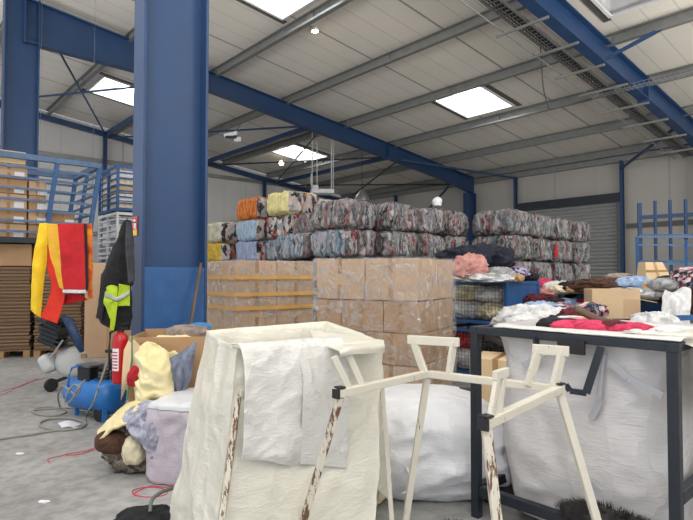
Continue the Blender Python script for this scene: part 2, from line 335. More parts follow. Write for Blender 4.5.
# rails across the walls
M['rail'] = paint('grey_sheeting_rail', (92, 92, 90), .5, .3)
def rail(n, a, b_, m_, w=.12, h=.16): return struct(MB().bar(a, b_, w, h).build('trim_%d' % n, m_))
rail(1, B(-2, 23.46, 6.2), B(20.2, 23.46, 6.2), M['galv'])
rail(2, B(20.28, -12, 3.25), B(20.28, 8.0, 3.25), M['rail'])
rail(3, B(20.2, -12, 5.66), B(20.2, 23.4, 5.66), M['galv'], .2, .2)
rail(4, B(-2, 23.46, 3.2), B(20.2, 23.46, 3.2), M['galv'])
# purlins
ords = ['eaves purlin directly above the back wall', 'second purlin out from the back wall', 'third purlin out from the back wall', 'fourth purlin out from the back wall', 'fifth purlin out from the back wall', 'sixth purlin from the back wall, at the top of the picture', 'seventh purlin from the back wall, over the blue column', 'eighth purlin from the back wall, overhead', 'ninth purlin from the back wall, overhead']
for i, r_ in enumerate([20.05, 17.6, 15.1, 12.6, 10.1, 7.6, 5.1, 2.6, .1]):
    z = roofz(r_); t = MB(); L = 37.2; pc = 4.8
    t.box(B(r_, pc, z + .11), (.02, L, .27), ANG); t.box(B(r_ - .06, pc, z - .02), (.12, L, .02), ANG); t.box(B(r_ - .045, pc, z + .23), (.09, L, .02), ANG); t.box(B(r_ - .115, pc, z + .0), (.012, L, .05), ANG)
    for p_ in (5.32, 9.9, 14.39, 18.9): t.box(B(r_ - .02, p_, z + .12), (.05, .22, .18), ANG)
    tag(t.build('roof_purlin', M['galv'], origin=B(r_, pc, z), yaw=ANG), 'grey galvanised roof purlin, ' + ords[i], 'beam', 'roof purlins')
# I sections
def isec(t, a, b_, d0, d1, fl=.25, tf=.03, tw=.02):   # top edge runs a -> b, depth d0 -> d1
    a = Vector(a); b_ = Vector(b_)
    for off0, off1, w in ((tf / 2, tf / 2, fl), (d0 - tf / 2, d1 - tf / 2, fl)):
        t.bar(a - Vector((0, 0, off0)), b_ - Vector((0, 0, off1)), w, tf)
    s = PV * tw / 2; z = Vector((0, 0, 1))
    t.add([a - s, b_ - s, b_ - s - z * d1, a - s - z * d0, a + s, b_ + s, b_ + s - z * d1, a + s - z * d0], [(0, 3, 2, 1), (4, 5, 6, 7)])
def rafter(p_, label, r0=2.6, r1=20.1):
    t = MB(); rr = [r0, r0 + 4.6, r1 - 2.2, r1]; dd = [1.05, .56, .56, .72]
    for k in range(3): isec(t, B(rr[k], p_, roofz(rr[k])), B(rr[k + 1], p_, roofz(rr[k + 1])), dd[k], dd[k + 1])
    o = thing('roof_rafter', B(r0, p_, roofz(r0)), label, 'beam', 'blue portal rafters', ANG); t.build('beam', M['blue'], o)
    for k, r_ in enumerate((r0 + .01, r0 + 4.6, 14.6)):
        q = MB(); q.box(B(r_, p_, roofz(r_) - (.52 if k == 0 else .29)), (.035, .27, 1.1 if k == 0 else .66), ANG); q.build('splice_plate', M['blue'], o)
    return o
rafter(14.39, 'blue steel rafter from the far left column down to the back wall')
rafter(5.32, 'blue steel rafter at upper right, carrying the cable tray')
def column(r0, r1, p_, z1, label, panelled=False, fl=.26):
    o = thing('steel_column', B((r0 + r1) / 2, p_, 0), label, 'column', 'blue steel columns', ANG); t = MB()
    for r_ in (r0 + .015, r1 - .015): t.box(B(r_, p_, z1 / 2), (.03, fl, z1), ANG)
    t.box(B((r0 + r1) / 2, p_, z1 / 2), (r1 - r0 - .06, .02, z1), ANG); t.build('shaft', M['blue'], o, bevel=.003)
    MB().box(B((r0 + r1) / 2, p_, .02), (r1 - r0 + .1, fl + .08, .04), ANG).build('base_plate', M['blue'], o)
    if panelled: MB().box(B((r0 + r1) / 2, p_ - .06, .8), (r1 - r0 - .062, .13, 1.56), ANG).build('casing_panel', M['blue2'], o)
    return o
column(1.95, 2.63, 5.32, roofz(2.6), 'massive blue steel column in front, extinguisher and jackets at its left', True)
column(2.2, 2.92, 14.39, roofz(2.6), 'blue steel column at the far left edge, above the cartons')
column(19.5, 20.1, 14.39, 5.1, 'blue steel column at the far wall, under the long rafter')
column(19.5, 20.1, 5.32, 5.1, 'blue steel column at the far wall beyond the right edge')
def post(pt, z1, label, w=.13):
    t = MB(); c = Vector(pt); t.box(c + Vector((0, 0, z1 / 2)), (w, .02, z1), ANG)
    for s in (-1, 1): t.box(c + RV * s * w / 2 + Vector((0, 0, z1 / 2)), (.02, w * .8, z1), ANG)
    return tag(t.build('wall_post', M['blue'], origin=c, yaw=ANG), label, 'post', 'slim blue wall posts')
post(B(7.2, 23.3), roofz(7.2) - .1, 'slim blue wall post beyond the stillages, left of the big column')
post(B(14.9, 23.3), roofz(14.9) - .1, 'slim blue wall post above the orange plaid bale')
post(B(20.15, 19.2), 5.6, 'slim blue wall post left of the far blue column')
post(B(20.15, 12.35), 5.6, 'slim blue wall post at the left jamb of the roller shutter')
post(B(20.15, 8.1), 5.6, 'slim blue wall post at the right jamb of the roller shutter')
# gable rail, struts, cross braces
t = MB().bar(B(-2, 23.3, roofz(-2) - .1), B(20.2, 23.3, roofz(20.2) - .1), .16, .2)
tag(t.build('gable_beam', M['blue']), 'dark blue sloping beam along the top of the left wall', 'beam')
for r_, lb in ((7.2, 'blue roof strut over the stillages, meeting the left wall post'), (11.6, 'blue roof strut above the floodlight'), (15.6, 'blue roof strut above the hanging white heater')):
    tag(MB().bar(B(r_, 14.5, roofz(r_) - .12), B(r_, 23.2, roofz(r_) - .12), .14, .16).build('roof_strut', M['blue']), lb, 'beam', 'blue roof struts')
def brace(r0, r1, pa, pb, label):
    t = MB(); a = lambda r, p_: B(r, p_, roofz(r) - .16)
    t.tube([a(r0, pa), a(r1, pb)], .035, 6); t.tube([a(r1, pa) - Vector((0, 0, .08)), a(r0, pb) - Vector((0, 0, .08))], .035, 6)
    tag(t.build('cross_brace', M['dark'] if r0 > 8 else M['blue']), label, 'brace', 'crossed roof braces')
brace(2.9, 7.2, 14.5, 23.2, 'crossed blue roof brace at upper left, over the stillages')
brace(7.3, 11.5, 14.5, 23.2, 'crossed dark roof brace between the floodlight and the big column')
brace(11.7, 15.5, 14.5, 23.2, 'crossed dark roof brace under the far left skylight')
brace(15.7, 20.1, 14.5, 23.2, 'crossed dark roof brace in the far corner of the roof')
for a, b_, lb in ((B(17.2, 5.5, roofz(17.2) - .5), B(20.1, 8.1, 5.3), 'blue knee brace from the right rafter to the back wall'),
                  (B(15.2, 14.2, roofz(15.2) - .5), B(20.1, 12.4, 5.55), 'dark tie bar from the long rafter to the shutter post'),
                  (B(12.2, 5.2, roofz(12) - .5), B(12.55, 4.2, roofz(12.6)), 'short blue stay from the right rafter up to a purlin'),
                  (B(18.6, 14.6, 5.3), B(20.0, 17.5, 4.2), 'dark diagonal stay beside the far blue column')):
    tag(MB().bar(a, b_, .07, .07).build('knee_brace', M['blue']), lb, 'brace')
# cable tray beside the right rafter
o = thing('cable_tray', B(6, 5.75, roofz(6) - .75), 'perforated cable tray with conduits, hung beside the upper right rafter', 'cable tray')
t = MB(); zz = lambda r: roofz(r) - .62
for s in (-.14, .14): t.bar(B(5, 5.72 + s, zz(5) - .02), B(19.4, 5.72 + s, zz(19.4) - .02), .015, .07)
for k in range(110):
    r_ = 5.1 + k * .13; t.bar(B(r_, 5.58, zz(r_) - .04), B(r_, 5.86, zz(r_) - .04), .035, .012)
t.build('tray', M['rail'], o)
for s, rr in ((-.06, .02), (.0, .025), (.07, .018)): MB().tube([B(5, 5.72 + s, zz(5) + .0), B(12, 5.72 + s + .02, zz(12) + .01), B(19.4, 5.72 + s, zz(19.4))], rr, 6).build('cable', M['black'], o)
MB().tube([B(5, 6.15, zz(5) - .02), B(19.4, 6.15, zz(19.4) - .02)], .018, 6).build('conduit', M['galv'], o)
for r_ in (9.6, 10.8, 12.0, 13.2, 14.5, 15.8, 17.2, 18.5): MB().bar(B(r_, 5.15, zz(r_) - .08), B(r_, 6.3, zz(r_) - .08), .04, .05).build('bracket', M['galv'], o)
o = thing('wire_basket_tray', B(13, 3, roofz(13.2) - .75), 'pale wire basket tray running right from the upper right rafter', 'cable tray')
t = MB(); z = roofz(13.5) - .72
for s in (-.1, 0, .1):
    for h in ((0, .08) if s else (0,)): t.bar(B(13.4 + s, 6.0, z + h), B(13.4 + s, -1.5, z + h), .008)
for k in range(70): q = 6.0 - k * .107; t.bar(B(13.3, q, z), B(13.5, q, z), .008); t.bar(B(13.3, q, z), B(13.3, q, z + .08), .008); t.bar(B(13.5, q, z), B(13.5, q, z + .08), .008)
t.build('basket', M['silver'], o)
for q in (1.0, 3.6): MB().bar(B(13.4, q, z), B(13.4, q, roofz(13.4) + .25), .01).build('hanger', M['silver'], o)
pts = [P(539, 32, 12.0), P(541, 55, 12.3), P(543, 85, 12.8), P(547, 103, 13.4), P(551, 109, 14.0), P(575, 103, 14.5), P(640, 85, 13.0)]
tag(MB().tube([cr(pts, i / 40) for i in range(41)], .014, 6).build('hanging_cable', M['rail']), 'thin grey cable drooping from the tray beside the right rafter', 'cable')
# lamps
q = P(315, 27, 8.0 / .62 * .75); q = B(8.08, 10.4, roofz(8.08) + .2)
o = thing('spot_lamp', q, 'small glowing warm lamp under the roof by the top skylight', 'lamp')
lathe(q, [(0, .06), (.09, .05), (.1, .0), (.085, -.03)], mb=None).build('housing', M['white'], o, smooth=True)
lathe(q, [(0, -.045), (.07, -.04), (.085, -.03)]).build('bulb', M['warm'], o, smooth=True)
q = B(13.6, 19.9, roofz(13.6) - .15)
o = thing('globe_lamp', q, 'small round glowing lamp beside the far left skylight', 'lamp')
lathe(q, [(0, -.11), (.08, -.08), (.11, 0), (.08, .08), (0, .1)]).build('globe', M['cool'], o, smooth=True)
MB().tube([q + Vector((0, 0, .09)), q + Vector((0, 0, .3))], .02, 6).build('stem', M['grey'], o)
q = P(231, 134, 17.5)
o = thing('floodlight', q, 'white floodlight on a bracket below the roof right of the column', 'lamp', yaw=R(30))
MB().box(q, (.42, .2, .12), mat=Matrix.Rotation(R(20), 3, 'X') @ Matrix.Rotation(R(-12), 3, 'Y')).build('housing', M['white'], o, bevel=.01)
MB().box(q + Vector((.02, -.06, -.11)), (.34, .16, .08), mat=Matrix.Rotation(R(20), 3, 'X')).build('lens', M['black'], o)
MB().bar(q + Vector((.1, .05, .05)), Vector((q.x + .3, q.y + .2, q.z + .42)), .03).build('bracket', M['grey'], o)
MB().box(q + Vector((.22, 0, -.18)), (.22, .12, .14)).build('gear_box', M['white'], o)
# hanging heater
q = P(322, 192, 20.5)
o = thing('unit_heater', q, 'white heater unit hung on pale rods above the bales', 'heater')
t = MB(); t.box(q, (.85, .6, .16), yaw=R(10)); t.box(q + Vector((-.25, 0, .14)), (.2, .35, .2), yaw=R(10)); t.build('casing', M['white'], o, bevel=.02)
for dx, dy in ((-.36, -.2), (.36, -.2), (-.2, .2), (.42, .2)):
    e = q + Vector((dx, dy, .06)); rr = e.dot(RV); MB().bar(e, Vector((e.x, e.y, roofz(rr) + .2)), .025).build('hanger_rod', M['white'], o)
MB().tube([q + Vector((-.36, -.2, .1)), q + Vector((-.42, -.2, .45)), q + Vector((-.35, -.2, .8))], .03, 6).build('flue', M['silver'], o)
q = P(362, 196, 21.0)
o = thing('dome_lamp', q, 'small round hanging high-bay lamp, right of the heater', 'lamp')
lathe(q, [(.3, -.2), (.28, -.05), (.14, .12), (.06, .25), (0, .27)]).build('shade', M['silver'], o, smooth=True)
MB().tube([q + Vector((0, 0, .2)), Vector((q.x, q.y, roofz(q.dot(RV)) + .2))], .012, 6).build('cord', M['black'], o)
# ================================================================ CARTONS, CAGES, BALES
def W2(x, y, z=0): return Vector((x, y, z))
def carton(loc, d, yaw, label, mat='card', group=None, tape='x', lab=False, cat='carton'):
    loc = Vector(loc); o = thing('cardboard_carton', loc, label, cat, group, yaw); rot = Matrix.Rotation(yaw, 3, 'Z')
    MB().box(loc + Vector((0, 0, d[2] / 2)), d, yaw).build('body', M[mat], o, bevel=.008)
    t = MB(); w = .05                            # tape over the seam: top and down both short sides
    e = .003
    t.box(loc + Vector((0, 0, d[2] + e / 2)), (d[0] if tape == 'x' else w, w if tape == 'x' else d[1], e), yaw)
    for s in (-1, 1):
        c = loc + rot @ (Vector((s * (d[0] / 2 + e / 2), 0, 0)) if tape == 'x' else Vector((0, s * (d[1] / 2 + e / 2), 0)))
        hh = min(.16, d[2] * .4)
        for zz in (d[2] - hh / 2, hh / 2): t.box(c + Vector((0, 0, zz)), (e, w, hh) if tape == 'x' else (w, e, hh), yaw)
    t.build('tape', M['tape'], o)
    if lab: 
        c = loc + rot @ Vector((d[0] * .28, -d[1] / 2 - .002, d[2] * .28)); MB().box(c, (.16, .004, .11), yaw).build('address_label', M['paper'], o)
    return o
def pallet(loc, d, yaw, label):
    loc = Vector(loc); o = thing('wooden_pallet', loc, label, 'pallet', None, yaw); rot = Matrix.Rotation(yaw, 3, 'Z')
    for k in range(7): MB().box(loc + rot @ Vector((0, (k - 3) * d[1] / 7.2, .13)), (d[0], d[1] / 9, .02), yaw).build('deck_board', M['wood'], o)
    for i in (-1, 0, 1):
        for j in (-1, 0, 1): MB().box(loc + rot @ Vector((i * (d[0] / 2 - .06), j * (d[1] / 2 - .06), .06)), (.11, .11, .12), yaw).build('block', M['wood'], o)
    return o
def wrap(name, c, d, z0, z1, yaw, label, bands=(), amp=.012):
    o = thing(name, W2(c.x, c.y, z0), label, 'wrap', None, yaw); rot = Matrix.Rotation(yaw, 3, 'Z'); t = MB()
    per = [(-1, -1), (1, -1), (1, 1), (-1, 1)]; hx, hy = d[0] / 2, d[1] / 2
    def ring(u, off=0):
        k = (u % 1) * 4; i = int(k); f = k - i; a, b_ = per[i % 4], per[(i + 1) % 4]
        return Vector(((a[0] + (b_[0] - a[0]) * f) * (hx + off), (a[1] + (b_[1] - a[1]) * f) * (hy + off), 0))
    def fn(u, v):
        q = ring(u); q.z = z0 + (z1 - z0) * v; k = amp * (1 + ridge(Vector((q.x, q.y, q.z * 2)), 3.2, 5)); dn = Vector((q.x / hx, q.y / hy, 0)); dn = Vector((dn.x ** 7, dn.y ** 7, 0))
        return W2(c.x, c.y) + rot @ (q + dn * k)
    t.grid(fn, 96, 40, True)
    t.build('film', M['film'], o, smooth=True)
    for zb in bands:
        t = MB(); t.grid(lambda u, v: W2(c.x, c.y) + rot @ (ring(u, .028) + Vector((0, 0, zb + (v - .5) * .05))), 32, 1, True); t.build('tape_band', M['orangetape'], o)
    return o
# right stack of cartons
s_, c_ = .5, .866; cor = P(418, 300, 5.6); cor.z = 0; fd = Vector((-c_, s_, 0)); sd = Vector((s_, c_, 0)); yawR = math.atan2(-s_, c_)
Wd, Dp = 1.25, 1.1; ctr = cor + fd * Wd / 2 + sd * Dp / 2
pallet(ctr, (1.2, 1.05, 0), yawR, 'wooden pallet beneath the taller wrapped carton stack in the middle')
def row(z, h, widths, dep, names, mat, labs=None):
    x = 0
    for i, w in enumerate(widths):
        y = 0
        for j, dd in enumerate(dep):
            q = cor + fd * (x + w / 2) + sd * (y + dd / 2) + Vector((0, 0, z)); carton(q, (w - .012, dd - .012, h - .008), yawR, names[i] + (', at the front' if j == 0 else ', hidden at the back'), mat, 'cartons of the middle stack', 'y')
            y += dd
        x += w
row(1.235, .45, [.62, .63], [.55, .55], ['tan carton at the top right corner of the middle wrapped stack', 'tan carton at the top left corner of the middle wrapped stack'], 'card')
row(.895, .335, [.40, .52, .33], [.55, .55], ['tan carton in the second tier of the middle stack, right end', 'tan carton in the second tier of the middle stack, centre', 'darker carton in the second tier of the middle stack, left end'], 'card2')
row(.56, .335, [.62, .63], [.55, .55], ['third tier carton of the middle stack, right half', 'third tier carton of the middle stack, left half'], 'card2')
row(.142, .415, [.62, .63], [.55, .55], ['bottom carton of the middle stack, right half', 'bottom carton of the middle stack, left half'], 'card')
wrap('stretch_wrap', ctr, (Wd + .01, Dp + .01), .15, 1.695, yawR, 'clear wrinkled stretch wrap around the middle carton stack', (), .012)
# left stack
cor = P(236, 300, 7.0); cor.z = 0; c_, s_ = .8, .6; fd = Vector((c_, s_, 0)); sd = Vector((-s_, c_, 0)); yawL = math.atan2(s_, c_); Wd, Dp = 1.2, 1.1; ctrL = cor + fd * Wd / 2 + sd * Dp / 2
pallet(ctrL, (1.15, 1.05, 0), yawL, 'wooden pallet beneath the wrapped carton stack next to the blue column')
for k, (z, h) in enumerate([(1.24, .45), (.79, .445), (.142, .64)]):
    for i in (0, 1):
        for j in (0, 1):
            q = cor + fd * (.3 + .6 * i) + sd * (.275 + .55 * j) + Vector((0, 0, z))
            carton(q, (.59, .54, h), yawL, 'tan carton in the %s tier of the stack beside the blue column, %s %s' % (('top', 'second', 'bottom')[k], ('left', 'right')[i], ('front', 'back')[j]), 'card', 'cartons beside the column', 'y')
wrap('stretch_wrap', ctrL, (Wd + .01, Dp + .01), .15, 1.70, yawL, 'clear shiny stretch wrap with amber tape around the left carton stack', (1.47, 1.25, 1.07), .014)
# ---- bales
MIX = [(96, 98, 102), (206, 206, 208), (60, 62, 68), (150, 152, 158), (178, 160, 156), (120, 132, 142), (222, 218, 214), (176, 120, 118), (130, 120, 108), (198, 184, 176), (36, 36, 42), (160, 172, 182), (140, 150, 130), (190, 196, 200), (110, 88, 92), (170, 60, 64)]
MAT = {'mix': bale_mat('mixed_clothing_under_film', MIX, dark=.74), 'mixblue': bale_mat('bluish_clothing_under_film', [(150, 180, 200), (206, 212, 218), (84, 104, 124), (120, 152, 176), (186, 190, 200), (70, 84, 96), (214, 214, 216), (150, 176, 196), (110, 130, 130), (200, 190, 196)], dark=.82),
       'multi': bale_mat('bright_mixed_clothing', [(226, 222, 214), (34, 32, 36), (196, 40, 44), (222, 200, 190), (60, 56, 62), (230, 190, 180), (180, 176, 176), (28, 28, 30), (204, 110, 60), (230, 226, 220), (90, 60, 70)], (13, 13, 5), .6, .88)}
for k, a_, b_ in (('yellow', (232, 222, 160), (196, 184, 120)), ('plaid', (224, 140, 60), (150, 50, 36)), ('ltblue', (176, 196, 212), (132, 152, 172)), ('lilac', (168, 178, 206), (128, 138, 170)), ('cream', (206, 202, 180), (160, 156, 136)), ('mustard', (220, 188, 72), (180, 148, 56))):
    MAT[k] = fabric('pressed_%s_cloth' % k, a_, b_, 7, (1, 5, 1) if k == 'plaid' else (1, 4.5, .5))
BR, BP, BH = .70, .86, .427
bmesh_cache = {}
def bale_mesh(kind, var, br=BR, bp=BP):
    key = (kind, var, br, bp)
    if key in bmesh_cache: return bmesh_cache[key]
    t = MB(); n = 18
    def shape(q):
        e = 6.; m_ = (abs(q.x) ** e + abs(q.y) ** e + abs(q.z) ** e) ** (1 / e); q = q / m_
        w = Vector((q.x * br / 2, q.y * bp / 2, q.z * BH / 2)); s = .03 * noise.noise(w * 6 + Vector((var * 9, 0, 0))) + .022 * noise.noise(w * 17 + Vector((var * 5, 3, 0)))
        g = -.02 * math.exp(-((abs(w.y) - bp * .2) / .018) ** 2) - .02 * math.exp(-(w.y / .018) ** 2)
        w = w + q * (s + g * (1 if abs(q.z) > .5 or abs(q.x) > .5 else .3) + .006) ; return w + Vector((0, 0, BH / 2))
    for ax in range(3):
        for sg in (-1, 1):
            def fn(u, v, ax=ax, sg=sg):
                a, b2 = u * 2 - 1, v * 2 - 1; q = [0, 0, 0]; q[ax] = sg; q[(ax + 1) % 3] = a * sg; q[(ax + 2) % 3] = b2; return shape(Vector(q))
            mi = 1 if ax == 0 or (ax == 2 and kind[0] == 'multi') else 0
            t.grid(fn, n, n, mi=mi)
    me = bpy.data.meshes.new('bale'); me.from_pydata([tuple(q) for q in t.v], [], t.f)
    front, side = kind; me.materials.append(MAT[front]); me.materials.append(MAT[side])
    for pl, i in zip(me.polygons, t.mi): pl.material_index = i; pl.use_smooth = True
    bmesh_cache[key] = me; return me
tiern = ['topmost', 'second from top', 'third from top', 'fourth from top', 'fifth from top', 'sixth from top', 'seventh from top']
def bstack(px, Y, tiers, desc, kinds, br=BR, bp=BP, z0=0, dx=0):
    cor = P(px, 260, Y); cor.z = 0; h = BH
    for k in range(tiers):
        kind, cname = kinds[min(tiers - 1 - k, len(kinds) - 1)]
        me = bale_mesh(kind, (k + int(px)) % 3, br, bp); o = bpy.data.objects.new('clothing_bale', me); C.objects.link(o)
        c = cor + RV * br / 2 + PV * bp / 2; j = random.uniform(-.012, .012)
        o.matrix_basis = Matrix.Translation(c + RV * j + PV * j + Vector((0, 0, z0 + k * (h + .012) + .008))) @ Matrix.Rotation(ANG + random.uniform(-.02, .02), 4, 'Z')
        tag(o, '%s bale, %s of the stack %s' % (cname, tiern[tiers - 1 - k], desc), 'bale', 'bales of pressed clothing')
mx = [(('mix', 'mix'), 'film-wrapped mixed clothing')]
bstack(345, 7.9, 6, 'right behind the middle cartons', [(('mix', 'mix'), 'film-wrapped pale mixed clothing'), (('mix', 'mixblue'), 'film-wrapped bluish mixed clothing')], .66, .86)
bstack(390, 8.28, 6, 'second along behind the cartons', mx, .68, .80)
bstack(424, 8.95, 6, 'third along behind the cartons', mx, .60, .70)
bstack(450, 9.42, 6, 'behind the navy jacket', mx, .58, .60)
bstack(513, 9.15, 6, 'behind the solid blue panel', mx, .66, .88)
bstack(536, 9.95, 6, 'third last before the shutter', mx, .62, .8)
bstack(557, 10.6, 6, 'second last before the shutter', mx, .66, .8)
bstack(580, 11.25, 6, 'last before the shutter', mx, .52, .8)
bstack(303, 8.75, 5, 'left of the middle', [(('mix', 'mixblue'), 'film-wrapped blue-grey clothing')], .62, .86)
bstack(318, 9.55, 6, 'behind the left middle one', [(('mix', 'mix'), 'film-wrapped grey clothing')], .6, .64)
bstack(257, 10.8, 7, 'nearest the column', [(('multi', 'plaid'), 'orange plaid cloth'), (('multi', 'ltblue'), 'light blue striped cloth'), (('multi', 'lilac'), 'lilac blue cloth'), (('mix', 'mix'), 'mixed clothing')], .6, .9)
bstack(288, 9.95, 7, 'with the yellow top', [(('multi', 'yellow'), 'pale yellow cloth'), (('multi', 'multi'), 'bright mixed clothing'), (('mix', 'mixblue'), 'bluish mixed clothing')], .74, .8)
bstack(221, 11.4, 6, 'half hidden by the column', [(('multi', 'cream'), 'cream striped cloth'), (('multi', 'mustard'), 'mustard yellow cloth'), (('mix', 'mix'), 'mixed clothing')], .62, .8)
bstack(318, 10.95, 7, 'at the back', [(('multi', 'multi'), 'bright mixed clothing'), (('multi', 'multi'), 'dark mixed clothing'), (('mix', 'mix'), 'mixed clothing')], .75, .75)
q = P(437, 206, 9.3); tag(lump(q, (.12, .1, .12), 0, 4, .35, 14, 20, 12).build('plastic_tuft', M['sack'], smooth=True), 'small white tuft of plastic sticking up from a bale', 'plastic')
q = P(556, 252, 10.55); tag(sheet([[q + Vector((-.02, 0, .14)), q + Vector((.02, .02, .15))], [q + Vector((-.03, -.02, 0)), q + Vector((.03, 0, 0))], [q + Vector((-.035, 0, -.12)), q + Vector((.04, .02, -.1))]], 8, 12, .01).build('red_garment', fabric('red_cloth', (200, 30, 40)), solid=.02, smooth=True), 'small red garment sticking out of the second last bale stack', 'garment')
# ---- blue cages (stillages)
CREAM = fabric('cream_cloth', (240, 230, 196), (214, 200, 164)); GREYC = fabric('grey_cloth', (178, 180, 180), (120, 122, 124)); NAVY = fabric('navy_cloth', (38, 42, 58), (22, 24, 34))
PINK = fabric('hot_pink_cloth', (226, 70, 108), (180, 40, 76)); ROSE = fabric('dusty_pink_cloth', (214, 160, 150), (176, 118, 110)); WHT = fabric('white_cloth', (232, 232, 230), (196, 196, 196)); BRN = fabric('brown_cloth', (92, 60, 44), (60, 38, 28))
BLK = fabric('black_cloth', (34, 34, 38), (18, 18, 20)); LIL = fabric('lilac_grey_cloth', (184, 184, 200), (126, 128, 146), 12); TAN = fabric('tan_cloth', (206, 172, 122), (168, 132, 88)); MAR = fabric('maroon_cloth', (104, 34, 44), (64, 20, 28))
LBL = fabric('light_blue_cloth', (176, 198, 226), (120, 146, 184)); RED = fabric('bright_red_cloth', (196, 34, 48), (140, 20, 30)); TAU = fabric('taupe_cloth', (166, 152, 140), (120, 106, 96)); PUR = bale_mat('purple_patterned_cloth', [(110, 110, 170), (210, 206, 220), (80, 84, 140), (170, 90, 130), (190, 190, 214)], (30, 30, 30), .7)
PAT = bale_mat('patterned_pink_navy_cloth', [(30, 34, 54), (206, 150, 160), (60, 60, 84), (230, 210, 206), (150, 60, 80)], (22, 22, 22), .8); SLATE = fabric('slate_blue_cloth', (132, 140, 160), (92, 98, 116), 5, (3, 3, .6))
def garment(name, c, d, label, mat, yaw=0, seed=0, amp=.18, freq=5, cat='garment', group=None, tilt=0, sq=.85, nu=76, nv=38):
    return tag(lump(c, d, yaw, seed, amp, freq, nu, nv, sq, tilt=tilt).build(name, mat, smooth=True), label, cat, group)
def cage(cor, L, Dd, z0, z1, label, mat='blue2', solid_side=True, mesh=True, tiers=1, posts=.05, shelf=True):
    """open stillage: corner nearest the lens, L runs along the purlins, Dd along the rafters"""
    cor = Vector((cor.x, cor.y, 0)); o = thing('wire_stillage', cor + Vector((0, 0, z0)), label, 'stillage', 'blue stillages', ANG)
    cs = [cor, cor + PV * L, cor + PV * L + RV * Dd, cor + RV * Dd]
    for q in cs: MB().box(q + Vector((0, 0, (z0 + z1) / 2)), (posts, posts, z1 - z0), ANG).build('corner_post', M[mat], o)
    for z in (z0 + .1, z1 - .025):
        for k in range(4): MB().bar(cs[k] + Vector((0, 0, z)), cs[(k + 1) % 4] + Vector((0, 0, z)), .045).build('rail', M[mat], o)
    if shelf: MB().box((cs[0] + cs[2]) / 2 + Vector((0, 0, z0 + .1)), (Dd, L, .02), ANG).build('floor_panel', M[mat], o)
    if solid_side:
        for c0 in (cor, cor + PV * L): MB().box(c0 + RV * Dd / 2 + Vector((0, 0, (z0 + z1) / 2 + .04)), (Dd, .02, z1 - z0 - .1), ANG).build('side_panel', M[mat], o)
    if mesh:
        t = MB(); n = int(L / .055)
        for k in range(1, n): q = cor + PV * L * k / n; t.bar(q + Vector((0, 0, z0 + .1)), q + Vector((0, 0, z1)), .004)
        n = int((z1 - z0) / .055)
        for k in range(1, n): z = z0 + .1 + (z1 - z0 - .1) * k / n; t.bar(cor + Vector((0, 0, z)), cor + PV * L + Vector((0, 0, z)), .004)
        t.build('wire_mesh', M['grey'], o)
    return o
k1 = P(506, 281, 7.4)
cage(k1, 1.2, .82, .74, 1.42, 'blue stillage with wire front and solid side, upper of two, heaped with clothes')
cage(k1, 1.2, .82, 0.0, .735, 'lower blue stillage beneath the one with the solid blue side', solid_side=False)
def inC(a, b_, z): return Vector((k1.x, k1.y, 0)) + PV * a + RV * b_ + Vector((0, 0, z))
for i, (a, b_, z, d, m_, lb) in enumerate([(.3, .35, .86, (.6, .5, .24), CREAM, 'cream cloth behind the wire of the upper blue stillage, right, low'), (.85, .35, .86, (.6, .55, .26), WHT, 'white cloth behind the wire of the upper blue stillage, left, low'),
        (.35, .35, 1.11, (.62, .52, .22), WHT, 'white cloth behind the wire of the upper blue stillage, right, high'), (.88, .35, 1.13, (.55, .5, .2), CREAM, 'cream cloth behind the wire of the upper blue stillage, left, high'),
        (.3, .35, .12, (.62, .52, .3), PAT, 'patterned pink and navy cloth in the lower blue stillage'), (.85, .35, .12, (.55, .5, .3), WHT, 'white cloth low in the lower blue stillage, left'), (.85, .35, .42, (.55, .5, .22), RED, 'red cloth high in the lower blue stillage, left'), (.3, .35, .42, (.6, .5, .22), BLK, 'black cloth high in the lower blue stillage, right')]):
    garment('folded_cloth', inC(a, b_, z), d, lb, m_, ANG, i, .16, 7, 'cloth', 'cloth inside the wire stillages')
for i, (px, py, Y, d, m_, lb, nm) in enumerate([(476, 266, 7.8, (.78, .5, .27), NAVY, 'dark navy jacket on top of the clothes above the blue stillage', 'jacket'), (470, 276, 7.35, (.36, .25, .27), ROSE, 'dusty pink garment at the left of the stillage heap, under the navy jacket', 'garment'),
        (495, 280, 7.55, (.34, .4, .17), GREYC, 'light grey garment in the middle of the stillage heap', 'garment'), (513, 276, 7.9, (.28, .35, .14), PUR, 'purple patterned garment on the stillage heap', 'garment'),
        (511, 281, 7.6, (.26, .22, .1), TAN, 'tan garment at the front of the stillage heap', 'garment'), (526, 282, 7.95, (.26, .25, .13), BLK, 'black garment at the right end of the stillage heap', 'garment'),
        (498, 274, 8.1, (.3, .3, .16), MAR, 'reddish garment behind the grey one on the stillage heap', 'garment'), (484, 283, 7.6, (.9, .6, .1), WHT, 'white cloth under the heap along the stillage rim', 'cloth')]):
    q = P(px, py, Y); q.z = max(1.41, q.z - .02); garment(nm, q, d, lb, m_, R(10 * i), 20 + i, .3, 8)
